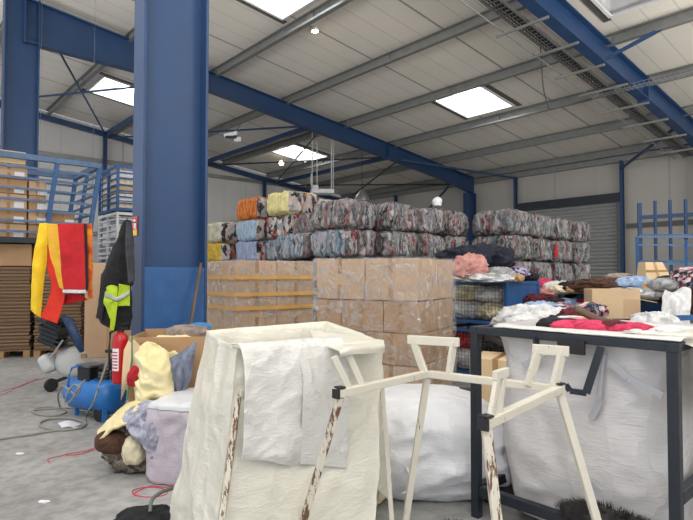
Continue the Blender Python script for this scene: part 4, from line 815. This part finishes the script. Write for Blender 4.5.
MB().bar(m_(105, 399, -.2), Vector((m_(104, 410, -.2).x, m_(104, 410, -.2).y, 0)), .03, .04).build('foot', M['tankblue'], o)
MB().bar(m_(77, 397, .1), Vector((m_(77, 410, .1).x, m_(77, 410, .1).y, 0)), .03, .04).build('foot', M['tankblue'], o)
for s in (-1, 1):
    w = (A + ax * L * .82) + Vector((-ax.y, ax.x, 0)) * s * .12; w.z = .075; lathe(w, [(0, -.02), (.075, -.02), (.075, .02), (0, .02)], 18, rot=Vector((-ax.y, ax.x, 0)).to_track_quat('Z', 'Y').to_matrix()).build('wheel', M['black'], o)
MB().box(m_(92, 394, -.1), (.05, .004, .03), yw).build('plate', M['paper'], o)
# hoses on the floor
def flo(pts, h=.012): 
    v = []
    for p in pts: 
        if len(p) == 2: g = H(p[0], p[1], h); v.append(g)
        else: v.append(P(p[0], p[1], p[2]))
    return [cr(v, i / (len(v) * 8)) for i in range(len(v) * 8 + 1)]
def coil(px, py, ra, rb, n, ph=0): return [(px + ra * math.cos(ph + k * .785) * (1 - .04 * k / 8), py + rb * math.sin(ph + k * .785)) for k in range(int(n * 8))]
hose = [(110, 355, 5.55), (104, 372, 5.45), (98, 390, 5.4), (93, 404, 5.4), (86, 415)] + coil(62, 424, 23, 6, 1.2, 0.2) + [(40, 433), (20, 436), (0, 439), (-20, 442)]
tag(MB().tube(flo(hose), .011, 8).build('air_hose', M['hose'], smooth=True), 'grey air hose looping from the compressor across the floor to the left edge', 'hose')
hose = coil(50, 411, 17, 4.5, 1.6, 1) + [(70, 408), (84, 412), (92, 416)]
tag(MB().tube(flo(hose), .009, 8).build('thin_hose', M['hose'], smooth=True), 'thin grey hose coiled flat on the floor left of the compressor', 'hose')
hose = [(85, 380, 5.4), (78, 388, 5.3), (73, 398, 5.35), (66, 404, 5.4), (66, 396, 5.4), (74, 385, 5.35), (80, 388, 5.3), (76, 396, 5.35), (70, 390, 5.4), (62, 386, 5.6), (58, 396, 5.7), (60, 407)]
tag(MB().tube(flo(hose), .009, 8).build('pale_hose', M['hose'], smooth=True), 'pale hose looped over the left end of the blue compressor tank', 'hose')
a = [H(58, 423, .01), H(80, 424, .01), H(76, 429, .01), H(62, 428, .01)]
tag(sheet([[a[0], (a[0] + a[1]) / 2 + Vector((0, 0, .03)), a[1]], [a[3], (a[3] + a[2]) / 2 + Vector((0, 0, .02)), a[2]]], 10, 6, .004, 12).build('paper_sheet', M['paper'], solid=.002), 'crumpled pale paper on the floor inside the hose loop', 'paper')
REDS = paint('red_string', (206, 70, 90), .7)
for pts, lb in (([(-6, 398), (8, 392), (24, 384), (34, 381), (46, 378)], 'red string on the floor at the far left'), ([(-6, 394), (10, 389), (22, 386), (38, 378)], 'second red string lying beside the first at the far left'),
                ([(50, 463), (48, 459), (60, 456), (72, 453), (86, 451), (96, 447)], 'red string on the floor left of the tied bundle'), (coil(150, 492, 18, 5, 1.3, 2) + [(150, 486), (165, 487), (180, 485)], 'red string curled on the floor near the black bag'), ([(66, 455), (80, 454), (97, 449)], 'short red string lying along the longer one by the bundle')):
    tag(MB().tube(flo(pts, .004), .0035, 5).build('red_string', REDS), lb, 'string')
for px, py, lb in ((20, 454, 'small white scrap on the floor at the left'), (44, 502, 'small white scrap on the floor at the lower left')):
    g = H(px, py, .004); tag(lump(g - Vector((0, 0, .004)), (.05, .03, .012), 0, 3, .4, 30, 14, 8).build('paper_scrap', M['paper']), lb, 'paper')
# ---- open carton of cloths before the column
z1 = .98; fl_ = H(127, 345, z1); fl_ = Vector((-1.80, 4.55, 0)); yaw = R(8); rot = Matrix.Rotation(yaw, 3, 'Z'); w, d_, h = 1.0, .56, .98; th = .014
o = thing('large_open_carton', fl_ + rot @ Vector((w / 2, d_ / 2, 0)), 'large open carton full of blankets in front of the blue column', 'carton', None, yaw); t = MB()
for c, dd in (((w / 2, 0, h / 2), (w, th, h)), ((w / 2, d_, h / 2 + .01), (w, th, h + .02)), ((0, d_ / 2, h / 2), (th, d_, h)), ((w, d_ / 2, h / 2), (th, d_, h)), ((w / 2, d_ / 2, .01), (w, d_, th))): t.box(fl_ + rot @ Vector(c), dd, yaw)
t.build('body', M['card2'], o); b0 = fl_
t = MB(); sheet([[P(131, 336, 4.6), P(124, 350, 4.5)], [P(143, 352, 4.42), P(122, 380, 4.42)], [P(133, 372, 4.42), P(121, 400, 4.46)]], 10, 14, .004, 3, mb=t); t.build('flap', M['card3'], o, solid=.006)
MB().tube([P(132, 336, 4.48), P(132, 360, 4.38), P(127, 400, 4.36)], .008, 6).build('green_tape', M['greenline'], o)
def bb(x, y, z): return fl_ + rot @ Vector((x, y, z))
garment('blanket', bb(.5, .28, .02), (.9, .5, .6), 'mixed cloth filling the bottom of the large open carton', TAU, yaw, 1, .08, 4, 'cloth', sq=.4)
CRE = fabric('pale_yellow_blanket_cloth', (240, 228, 180), (226, 208, 150), 3.5, bmp=.4)
t = lump(bb(.3, .22, .55), (.46, .34, .36), yaw, 12, .2, 5, 90, 46); 
rows = [[P(143, 348, 4.5), P(152, 343, 4.52), P(164, 348, 4.5), P(170, 354, 4.5)], [P(138, 360, 4.42), P(150, 357, 4.36), P(164, 362, 4.36), P(172, 366, 4.4)], [P(137, 380, 4.42), P(150, 378, 4.3), P(165, 382, 4.32), P(175, 388, 4.4)], [P(135, 402, 4.42), P(148, 404, 4.32), P(165, 405, 4.34), P(178, 408, 4.42)]]
sheet(rows, 70, 70, .045, 5.5, 4, mb=t); tag(t.build('yellow_blanket', CRE, smooth=True, solid=.012), 'pale yellow blanket spilling over the front of the large open carton', 'blanket')
rows = [[P(176, 356, 4.52), P(186, 350, 4.5), P(196, 342, 4.5)], [P(164, 366, 4.4), P(182, 362, 4.35), P(194, 356, 4.42)], [P(170, 382, 4.38), P(181, 380, 4.34), P(191, 376, 4.42)], [P(176, 400, 4.42), P(181, 396, 4.38), P(184, 394, 4.44)]]
tag(sheet(rows, 40, 40, .01, 7, 4, pleat=(.02, 3)).build('slate_blanket', SLATE, smooth=True, solid=.015), 'slate blue cloth hanging over the front of the large open carton', 'blanket')
garment('folded_towel', bb(.42, .36, .91), (.36, .26, .13), 'folded taupe towel lying at the top of the large open carton', TAU, yaw, 5, .12, 8, 'cloth')
garment('blue_rag', bb(.52, .42, 1.0), (.16, .1, .06), 'small bright blue rag behind the folded taupe towel', fabric('bright_blue_cloth', (70, 140, 196)), 0, 6, .2, 9, 'cloth')
garment('red_cloth', P(135, 386, 4.38), (.09, .08, .14), 'small red cloth sticking out at the left of the yellow blanket', RED, 0, 7, .2, 12, 'cloth')
# ---- tied bundle on the floor
q = H(130, 466, 0)
garment('dark_bundle', Vector((-1.52, 4.3, 0)), (.62, .34, .40), 'dark bundle of mixed cloth on the floor in front of the carton', fabric('dark_mixed_cloth', (70, 62, 60), (150, 140, 120), 20), 0, 3, .12, 7, 'bundle', sq=.6, nu=60, nv=30)
q = P(113, 452, 4.12); garment('brown_blanket', q, (.24, .2, .15), 'rolled dark brown blanket at the left end of the bundle', BRN, R(12), 5, .07, 5, 'blanket', tilt=R(8))
q = P(134, 463, 4.1); garment('straw_cloth', q, (.15, .14, .19), 'straw coloured cloth squeezed between brown blanket and lilac shirt', CREAM, R(-20), 6, .12, 9, 'cloth')
rows = [[P(148, 400, 4.35), P(130, 404, 4.35), P(112, 418, 4.3), P(98, 432, 4.25)], [P(150, 404, 4.2), P(134, 412, 4.15), P(116, 426, 4.1), P(99, 440, 4.1)], [P(146, 414, 4.12), P(130, 424, 4.06), P(112, 430, 4.04), P(96, 446, 4.06)]]
tag(sheet(rows, 40, 24, .02, 8, 9).build('yellow_throw', CRE, smooth=True, solid=.02), 'pale yellow cloth trailing down over the left end of the bundle', 'cloth')
rows = [[P(128, 412, 4.2), P(145, 402, 4.22), P(160, 402, 4.22), P(174, 404, 4.25)], [P(125, 424, 4.06), P(142, 420, 4.02), P(158, 420, 4.0), P(170, 418, 4.1)], [P(132, 432, 4.02), P(146, 436, 3.96), P(158, 438, 3.96), P(168, 428, 4.05)], [P(142, 442, 4.0), P(149, 452, 3.96), P(153, 458, 3.96), P(164, 440, 4.02)]]
tag(sheet(rows, 50, 44, .028, 9, 11).build('lilac_shirt', LIL, smooth=True, solid=.012), 'lilac grey patterned shirt draped over the bundle', 'shirt')
rows = [[P(94, 436, 4.12), P(98, 452, 4.05)], [P(104, 456, 3.98), P(112, 460, 3.95)], [P(128, 464, 3.98), P(138, 462, 4.0)]]
tag(sheet(rows[0:3], 14, 20, .01, 8, 2).build('plastic_film', M['film'], smooth=True), 'clear plastic film hanging under the brown blanket roll', 'plastic')
# mauve wrapped bale
q = H(186, 474, 0); o = thing('wrapped_bale', Vector((-1.08, 4.22, 0)), 'pale mauve plastic-wrapped bale between the bundle and big bag', 'bale', None, R(-14)); rot = Matrix.Rotation(R(-14), 3, 'Z')
MAUVE = bagmat('mauve_plastic', (196, 186, 194), sc_=5); cc = Vector((-1.12, 4.2, 0)); rr = []
for z, k in ((0.0, .9), (.04, 1.0), (.28, 1.03), (.50, 1.0), (.54, .9)):
    rr.append([cc + rot @ Vector((sx * .25 * k, sy * .27 * k, z)) for sx, sy in ((-1, -1), (0, -1.06), (1, -1), (1.06, 0), (1, 1), (0, 1.06), (-1, 1), (-1.06, 0))])
loft(rr, 90, 36, .022, 7, 2).build('body', MAUVE, o, smooth=True)
rr = [[cc + rot @ Vector((sx * .24 * k, sy * .26 * k, z)) for sx, sy in ((-1, -1), (0, -1.06), (1, -1), (1.06, 0), (1, 1), (0, 1.06), (-1, 1), (-1.06, 0))] for z, k in ((.535, 1.03), (.57, 1.0), (.585, .8))]
loft(rr, 60, 12, .022, 7, 2).build('white_top', M['sack'], o, smooth=True)
# ================================================================ FOREGROUND
ZR = .95                                         # top ring height of the bag stands
def V2(p, z): return Vector((p[0], p[1], z))
def hook(t, rail_a, rail_b, f0, f1, g0, g1, out, h=.19, w=.04):
    a = Vector(rail_a).lerp(Vector(rail_b), f0); b_ = Vector(rail_a).lerp(Vector(rail_b), f1)
    c = Vector(rail_a).lerp(Vector(rail_b), g0) + out + Vector((0, 0, h)); d = Vector(rail_a).lerp(Vector(rail_b), g1) + out + Vector((0, 0, h))
    t.bar(a, c, w * .6, w); t.bar(b_, d, w * .6, w); e = (d - c).normalized() * .03; t.bar(c - e, d + e, w * .7, w * 1.2)
# --- front stand
A, Bp, Cc, Dd = (-.03, 2.56), (.45, 3.06), (1.03, 2.65), (.52, 2.04)
o = thing('bag_stand', Vector((.5, 2.6, 0)), 'empty chipped ivory bag stand with splayed rusty legs, front and centre', 'stand', 'bag stands'); tw = .038
for a, b_ in ((A, Bp), (Bp, Cc), (Cc, Dd)):
    va, vb = V2(a, ZR), V2(b_, ZR); e = (vb - va).normalized() * .022; MB().bar(va - e, vb + e, tw).build('rail', M['ivory'], o, bevel=.004)
for a, f, m2 in ((A, (-.30, 2.72), 'rust'), (Bp, (.32, 3.14), 'ivory'), (Cc, (1.25, 2.52), 'ivory'), (Dd, (.60, 1.96), 'rust')):
    MB().bar(V2(f, 0), V2(a, ZR - .02), tw * .95, tw * .95, up=(1, 0, 0)).build('leg', M[m2], o, bevel=.004); MB().box(V2(f, .004), (.07, .07, .008)).build('foot_plate', M['ivory'], o)
dAB = (V2(Bp, 0) - V2(A, 0)).normalized(); dCD = (V2(Cc, 0) - V2(Dd, 0)).normalized()
for q, dv in ((A, -dAB), (Dd, -dCD)): MB().box(V2(q, ZR) + dv * .026, (.012, .042, .042), math.atan2(dv.y, dv.x)).build('end_cap', M['black'], o)
for q in (A, Cc, Dd): MB().box(V2(q, ZR + .027), (.04, .04, .008), .6).build('end_cap', M['black'], o)
outw = Vector((-.03, .03, 0))
for f0, g0 in ((.10, .0), (.235, .145)): a = V2(A, ZR).lerp(V2(Bp, ZR), f0); MB().bar(a, V2(A, ZR).lerp(V2(Bp, ZR), g0) + outw + Vector((0, 0, .165)), .022, .032).build('bag_hook', M['ivory'], o, bevel=.003)
t = MB(); hook(t, V2(Bp, ZR) - dAB * .02, V2(Bp, ZR) + (V2(Cc, 0) - V2(Bp, 0)).normalized() * .13, 0, 1, -.5, 1.25, Vector((0, .02, 0)), .185); t.build('bag_hook', M['ivory'], o, bevel=.003)
t = MB(); hook(t, V2(Cc, ZR) - dCD * .0 + Vector((-.13, .065, 0)), V2(Cc, ZR) + Vector((-.03, .0, 0)), 0, 1, .3, 1.25, Vector((.03, .04, 0)), .18); t.build('bag_hook', M['ivory'], o, bevel=.003)
t = MB(); hook(t, V2(Dd, ZR), V2(Cc, ZR), .03, .13, .10, .17, Vector((.015, .02, 0)), .165, .03); t.build('bag_hook', M['ivory'], o, bevel=.003)
# --- left stand and its bag
Nn, Ll, Rr, Ff = (-.50, 2.55), (-.84, 3.35), (.20, 3.19), (-.14, 3.66)
o = thing('bag_stand', Vector((-.3, 3.1, 0)), 'rusty ivory bag stand almost covered by the big white bag, left of centre', 'stand', 'bag stands')
for a, b_ in ((Nn, Rr), (Rr, Ff), (Ff, Ll), (Ll, Nn)):
    va, vb = V2(a, ZR), V2(b_, ZR); MB().bar(va, vb, tw).build('rail', M['ivory'], o, bevel=.004)
for a, f, m2 in ((Nn, (-.60, 2.42), 'rust'), (Rr, (.26, 3.05), 'ivory'), (Ff, (-.12, 3.8), 'ivory'), (Ll, (-1.0, 3.36), 'rust')):
    MB().bar(V2(f, 0), V2(a, ZR), tw * .7, tw * .7, up=(1, 0, 0)).build('leg', M[m2], o, bevel=.004)
def shrink(pt, c, k): return (c[0] + (pt[0] - c[0]) * k, c[1] + (pt[1] - c[1]) * k)
def qring(cs4, z, k=1, bulge=0, dz=(0, 0, 0, 0), corner=.035):
    c = (sum(q[0] for q in cs4) / 4, sum(q[1] for q in cs4) / 4); out = []
    for i in range(4):
        a = shrink(cs4[i], c, k); b_ = shrink(cs4[(i + 1) % 4], c, k)
        for f in (corner, .36, .64, 1 - corner):
            p = Vector((a[0] + (b_[0] - a[0]) * f, a[1] + (b_[1] - a[1]) * f, z + dz[i] * (1 - f) + dz[(i + 1) % 4] * f)); o_ = Vector((p.x - c[0], p.y - c[1], 0)).normalized()
            out.append(p + o_ * bulge * (1 if .2 < f < .8 else .3))
    return out
bag = thing('big_bag', Vector((-.3, 3.1, 0)), 'big white woven bag hooked open on a stand, cloth folded over its front', 'bag')
cs4 = [Ll, Nn, Rr, Ff]; low = [(-1.02, 3.2), (-.61, 2.47), (.12, 2.92), (-.12, 3.8)]
tz = (.0, .0, -.045, .03)
def cm(f): return [(b_[0] + (a[0] - b_[0]) * f, b_[1] + (a[1] - b_[1]) * f) for a, b_ in zip(cs4, low)]
rings = [qring(cm(f), z, 1 - .04 * (z < .05), .006, [q * f for q in tz]) for z, f in ((.03, 0), (.12, .08), (.4, .35), (.7, .6), (.95, .82), (1.15, 1))]
t = loft(rings, 160, 90, .02, 3.2, 3, capt=False)
# rim folds inward and drops inside
loft([qring(cs4, 1.14, 1.0, .010, tz), qring(cs4, 1.158, 1.0, .006, tz), qring(cs4, 1.155, .98, -.0, tz), qring(cs4, 1.10, .95, -.01, tz), qring(cs4, .9, .91, -.02), qring(cs4, .62, .88, -.02)], 160, 30, .02, 3.2, 3, capb=False, capt=False, mb=t)
t.build('sack', M['bagcream'], bag, smooth=True)
def nr(f, off, z):                                # a point along the front face N -> R
    a = V2(Nn, z); b_ = V2(Rr, z); d = (b_ - a).normalized(); n_ = Vector((d.y, -d.x, 0)); return a.lerp(b_, f) + n_ * off
fs = (-.015, .12, .25, .33, .45, .56, .65)
def fz(f, k): return {0: 1.168 - .02 * f, 1: 1.165 - .02 * f, 2: 1.03, 3: .86, 4: .70 - .17 * f, 5: .655 - .29 * f + .008 * math.sin(14 * f)}[k]
rows = [[nr(f, -.07 if k == 0 else .03 + (.035 if k > 1 else 0) + .010 * math.sin(15 * f + k) * (k > 1) - (.02 if k == 5 else 0), fz(f, k)) for f in fs] for k in range(6)]
t = sheet(rows, 90, 80, .012, 6, 9); t.build('folded_flap', M['bag'], bag, smooth=True, solid=.006)
rows = [[nr(f, .05 if k == 0 else .088 - (.02 if k == 3 else 0), (1.15 - .02 * f, .98, .82, .665 - .29 * f)[k]) for f in (.325, .34, .45, .56, .645)] for k in range(4)]
sheet(rows, 60, 60, .006, 6, 19).build('folded_flap', M['bag'], bag, smooth=True, solid=.004)
rows = [[P(309, 331, 3.5), P(340, 334, 3.35), P(383, 341, 3.2)], [P(318, 343, 3.1), P(345, 345, 3.0), P(384, 345, 3.1)], [P(338, 351, 2.66), P(352, 347, 2.7), P(384, 347, 3.08)], [P(340, 358, 2.64), P(354, 355, 2.68), P(383, 353, 3.1)]]
sheet(rows, 30, 30, .012, 5, 12).build('corner_flap', M['bagcream'], bag, smooth=True, solid=.005)
# contents low in the bag: nothing visible; a cream edge strip hangs at its right side
rows = [[P(375, 352, 3.26), P(382, 350, 3.3)], [P(368, 400, 3.22), P(380, 400, 3.3)], [P(364, 460, 3.2), P(384, 462, 3.3)], [P(366, 480, 3.2), P(388, 500, 3.3)]]
sheet(rows, 12, 30, .01, 5, 14).build('side_flap', M['bagcream'], bag, smooth=True, solid=.005)
# --- full white sack lying behind the front stand
sk = thing('full_sack', Vector((.72, 4.05, 0)), 'bulging shiny white sack lying on the floor behind the ivory stand', 'sack')
rr = []; ctr = Vector((.60, 4.12, 0))
for z, kx, ky, sh in ((.0, .50, .42, 0), (.05, .62, .5, 0), (.2, .68, .56, 0), (.36, .66, .54, 0), (.50, .56, .48, -.02), (.60, .40, .36, -.04), (.64, .18, .18, -.05)):
    rr.append([ctr + Vector((sh + kx * .92 * math.copysign(abs(math.cos(a)) ** .75, math.cos(a)), ky * math.copysign(abs(math.sin(a)) ** .75, math.sin(a)), z)) for a in [i * math.pi / 6 for i in range(12)]])
loft(rr, 140, 70, .04, 3.6, 6).build('body', M['sack'], sk, smooth=True)
MB().tube([cr([P(392, 458, 3.62), P(402, 462, 3.58), P(410, 476, 3.5), P(411, 488, 3.5), P(402, 494, 3.5)], i / 20) for i in range(21)], .008, 6).build('lifting_loop', M['bag'], sk, smooth=True)
q = P(462, 391, 4.3); tag(lump(q, (.16, .08, .02), R(-10), 5, .2, 12, 20, 8).build('black_scrap', M['black']), 'small dark scrap lying on top of the white sack', 'scrap')
q = P(384, 500, 3.8); garment('beige_rag', Vector((.08, 3.62, 0)), (.3, .3, .3), 'beige and grey cloth at the left foot of the white sack', CREAM, 0, 3, .18, 7, 'cloth')
# --- dark frame
ZF = 1.18; FL, FR_, BL_, BR_ = (.81, 3.43), (1.56, 2.61), (1.62, 4.17), (2.37, 3.35)
df = thing('steel_bag_frame', Vector((1.6, 3.4, 0)), 'dark grey steel frame standing at the right with a full bag inside', 'frame'); pw = .052
for q in (FL, FR_, BL_, BR_): MB().box(V2(q, ZF / 2), (pw, pw, ZF), R(-47.5)).build('corner_post', M['dark'], df, bevel=.004)
for a, b_ in ((FL, FR_), (FL, BL_), (BL_, BR_), (FR_, BR_)):
    va, vb = V2(a, ZF - .03), V2(b_, ZF - .03); e = (vb - va).normalized() * .031; MB().bar(va - e + Vector((0, 0, .007)), vb + e + Vector((0, 0, .007)), pw, .045).build('top_rail', M['dark'], df, bevel=.004)
for a, b_, z in ((FL, FR_, .17), (FL, BL_, .17), (BL_, BR_, .17), (FR_, BR_, .44)):
    va, vb = V2(a, z), V2(b_, z); e = (vb - va).normalized() * .032; MB().bar(va + e, vb - e, .05, .06).build('bottom_rail', M['dark'], df, bevel=.004)
fdir = (V2(FR_, 0) - V2(FL, 0)).normalized(); fn_ = Vector((fdir.y, -fdir.x, 0)); 
if fn_.y > 0: fn_ = -fn_
def fr(f, z, off=0): return V2(FL, z).lerp(V2(FR_, z), f) + fn_ * off
MB().box(fr(.565, 1.115, .035), (.15, .02, .075), math.atan2(fdir.y, fdir.x)).build('bracket_plate', M['black'], df, bevel=.003)
MB().bar(fr(.705, 1.13, .03), fr(.645, .885, .06), .012, .04).bar(fr(.645, .885, .06), fr(.57, .885, .065), .012, .03).bar(fr(.57, .885, .065), fr(.55, .915, .065), .012, .03).build('hook_arm', M['dark'], df)
MB().bar(fr(.375, 1.15, .02), fr(.38, 1.06, .02), .012, .05).build('hook_arm', M['dark'], df)
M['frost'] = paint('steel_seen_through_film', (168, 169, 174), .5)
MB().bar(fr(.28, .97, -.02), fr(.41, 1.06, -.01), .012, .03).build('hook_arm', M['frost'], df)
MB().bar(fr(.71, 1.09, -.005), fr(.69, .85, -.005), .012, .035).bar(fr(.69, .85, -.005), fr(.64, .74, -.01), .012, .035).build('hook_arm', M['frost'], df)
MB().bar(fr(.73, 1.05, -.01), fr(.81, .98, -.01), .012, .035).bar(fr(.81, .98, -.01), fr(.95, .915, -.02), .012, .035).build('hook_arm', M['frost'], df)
# bag in the frame
cs5 = [FL, FR_, BR_, BL_]
def q5(z, k, bl=0, dz=(0, 0, 0, 0)): return qring(cs5, z, k, bl, dz, .14)
fb = thing('full_big_bag', Vector((1.6, 3.4, 0)), 'full milky-white bag hanging inside the dark steel frame', 'bag')
t = loft([q5(.05, .68), q5(.08, .76, .01), q5(.25, .80, .03), q5(.5, .83, .04), q5(.8, .83, .03), q5(1.0, .84, .01), q5(1.12, .87, 0), q5(1.165, .93, 0), q5(1.19, .90, 0), q5(1.18, .7, 0)], 140, 80, .022, 3.6, 8)
t.build('body', M['bagclear'], fb, smooth=True)
rows = [[fr(f, 1.19, -.12) + Vector((0, 0, .01 * math.sin(11 * f))) for f in (.12, .35, .6, .85, 1.03)], [fr(f, 1.2, -.035) for f in (.12, .35, .6, .85, 1.03)], [fr(f, 1.188, .02) for f in (.13, .35, .6, .85, 1.03)]]
sheet(rows, 60, 10, .006, 6, 3).build('rim', M['bag'], fb, smooth=True, solid=.006)
e1 = V2(BR_, 0) - V2(FR_, 0)
def rt_(f, z, off): d = e1.normalized(); n_ = Vector((d.y, -d.x, 0)); return V2(FR_, z) + e1 * f + n_ * off
rows = [[fr(.72, 1.19, -.1), fr(.9, 1.20, -.12), rt_(.12, 1.2, -.08), rt_(.5, 1.2, -.08)], [fr(.80, 1.20, -.03), fr(.97, 1.205, -.03), rt_(.1, 1.205, .03), rt_(.5, 1.2, .04)], [rt_(.10, 1.14, .045), rt_(.18, 1.12, .06), rt_(.34, 1.10, .06), rt_(.55, 1.1, .05)], [rt_(.15, .98, .07), rt_(.2, .95, .08), rt_(.34, .93, .08), rt_(.55, .95, .06)], [rt_(.06, .86, .05), rt_(.14, .80, .08), rt_(.3, .8, .09), rt_(.55, .82, .06)]]
sheet(rows, 44, 44, .022, 5, 17).build('liner_overhang', M['bagcream'], fb, smooth=True, solid=.004)
# clothes heaped on it
for i, (f, dep, z, d, m2, lb, nm) in enumerate([(.36, -.60, 1.14, (.34, .24, .08), WHT, 'white cloth heaped at the left on the full bag', 'cloth'), (.38, -.26, 1.17, (.2, .16, .065), BLK, 'black garment on the full bag, left of the hot pink one', 'garment'), (.53, -.28, 1.17, (.30, .2, .06), PINK, 'hot pink garment in the middle of the full bag', 'garment'),
        (.42, -.50, 1.15, (.34, .24, .07), ROSE, 'pale pink garment behind the hot pink one on the full bag', 'garment'), (.70, -.34, 1.17, (.24, .2, .06), PINK, 'small hot pink garment at the right end of the brown stick', 'garment'), (.67, -.6, 1.15, (.5, .34, .05), WHT, 'white sheet at the back of the full bag', 'cloth'), (.66, -.28, 1.18, (.12, .1, .06), MAR, 'small maroon garment at the lower end of the brown stick', 'garment'), (.88, -.45, 1.15, (.46, .46, .055), WHT, 'white sheet spread at the right on the full bag', 'cloth')]):
    garment(nm, fr(f, z, dep), d, lb, m2, R(-40 + 9 * i), 120 + i, .26, 9)
a, b_ = P(577, 309, 3.3), P(634, 331, 2.98)
tag(MB().tube([cr([a, a.lerp(b_, .3) + Vector((0, 0, -.012)), a.lerp(b_, .6) + Vector((0, 0, -.004)), b_], i / 16) for i in range(17)], [.024 - .009 * i / 16 for i in range(17)], 10).build('brown_stick', M['stick'], smooth=True), 'brown curved stick lying across the pink clothes on the full bag', 'stick')
# black fur on the floor in the frame, other low bits
def fur(name, c, d, label, seed, n=2600, L=.035, yaw=0):
    c = Vector(c); t = lump(c, d, yaw, seed, .12, 6, 30, 14); rnd = random.Random(seed); base = list(t.v)
    for i in range(n):
        k = rnd.randrange(30, len(base) - 30); p = base[k] + Vector((rnd.uniform(-1, 1), rnd.uniform(-1, 1), rnd.uniform(-.5, .5))) * .012; dn = (p - (c + Vector((0, 0, d[2] * .3)))).normalized() + Vector((rnd.uniform(-.6, .6), rnd.uniform(-.6, .6), rnd.uniform(-.3, .6)))
        e = p + dn.normalized() * L * rnd.uniform(.5, 1.2); s = Vector((rnd.uniform(-1, 1), rnd.uniform(-1, 1), 0)).normalized() * .0018; t.add([p - s, p + s, e], [(0, 1, 2)])
    return tag(t.build(name, paint('dark_fur', (46, 42, 42), .8, 0, .3, 20)), label, 'fur')
def GF(px, py): return H(px, py, 0)
fur('dark_fur', fr(.74, .19, .03), (.44, .14, .10), 'dark fur lying along the bottom rail in front of the full bag', 5, 4200, .035, math.atan2(fdir.y, fdir.x))
fur('dark_fur', (.62, 3.12, 0), (.2, .2, .07), 'small dark fur scrap on the floor below the left dark post', 6, 900)
garment('black_bag', GF(158, 521) + Vector((0, -.12, 0)), (.36, .24, .11), 'black plastic bag on the floor at the bottom left of the big bag', BLK, 0, 4, .18, 8, 'bag')
pts = [P(150, 512, 3.2), P(152, 500, 3.25), P(160, 493, 3.3), P(170, 489, 3.35), P(181, 487, 3.4)]
tag(MB().tube([cr(pts, i / 24) for i in range(25)], .011, 8).build('green_strap', paint('grey_green_strap', (96, 108, 100), .6), smooth=True), 'grey-green strap arching from the black bag to the big bag', 'strap')
garment('black_cloth', GF(505, 505) + Vector((-.02, .1, 0)), (.24, .2, .1), 'black cloth on the floor left of the full bag', BLK, 0, 14, .18, 8, 'cloth')
# white sack right of the dark frame
rr = []
for z, k in ((0, .8), (.05, .95), (.4, 1.05), (.75, 1.0), (.95, .8), (1.02, .5)):
    rr.append([Vector((2.55 + .36 * k * math.copysign(abs(math.cos(a)) ** .7, math.cos(a)), 2.75 + .30 * k * math.copysign(abs(math.sin(a)) ** .7, math.sin(a)), z)) for a in [i * math.pi / 6 for i in range(12)]])
# it stands past the frame, at the very edge
tag(loft(rr, 80, 40, .02, 5, 22).build('white_sack', M['bag'], smooth=True), 'white sack at the right edge of the picture beyond the dark frame', 'sack')
# ================================================================ LIGHT AND CAMERA
w = bpy.data.worlds.new('daylight'); sc.world = w; w.use_nodes = True
bg = w.node_tree.nodes['Background']; bg.inputs[0].default_value = lin((236, 240, 250)); bg.inputs[1].default_value = .98
def area(name, loc, target, size, e, col=(1, 1, 1)):
    l = bpy.data.lights.new(name, 'AREA'); l.shape = 'RECTANGLE'; l.size, l.size_y = size; l.energy = e; l.color = col
    o = bpy.data.objects.new(name, l); C.objects.link(o); o.location = loc; o.rotation_euler = (Vector(target) - Vector(loc)).to_track_quat('-Z', 'Y').to_euler(); return o
area('added_downlight_behind', (-1, -2.0, 6.6), (0, 3.5, 0), (5, 3), 190, (1, .98, .95))  # unseen light added for contrast, from above and behind the lens
area('added_uplight_behind', (0, -3.5, 3.2), (.6, -1.5, 9), (9, 4), 900, (1, .96, .9))  # added fill without a fixture, brightens the ceiling from below
area('added_uplight_right', (11, 5, 3.2), (10, 6.5, 9), (5, 6), 850, (1, .96, .9))  # likewise added out of view, lifts the ceiling from the right
area('added_uplight_left', (-11.5, 4.5, 3.4), (-10, 5.5, 9), (4, 4), 650, (1, .97, .93))  # added on the left too, no fixture, only to lift the ceiling
area('added_downlight_right', (6, 4.0, 6.2), (3, 7, 0), (3, 3), 60, (1, .98, .95))  # added downward fill out of view, no lamp hangs here
cam = bpy.data.cameras.new('camera'); co = bpy.data.objects.new('camera', cam); C.objects.link(co); sc.camera = co
co.location = (0, 0, EYE); co.rotation_euler = (R(90) + PITCH, 0, 0); cam.sensor_width = 36; cam.lens = FPX / 693 * 36; cam.clip_end = 200; cam.clip_start = .05
sc.view_settings.view_transform = 'Standard'; sc.view_settings.look = 'None'; sc.view_settings.gamma = 1; sc.view_settings.use_curve_mapping = False; sc.view_settings.exposure = 0.12
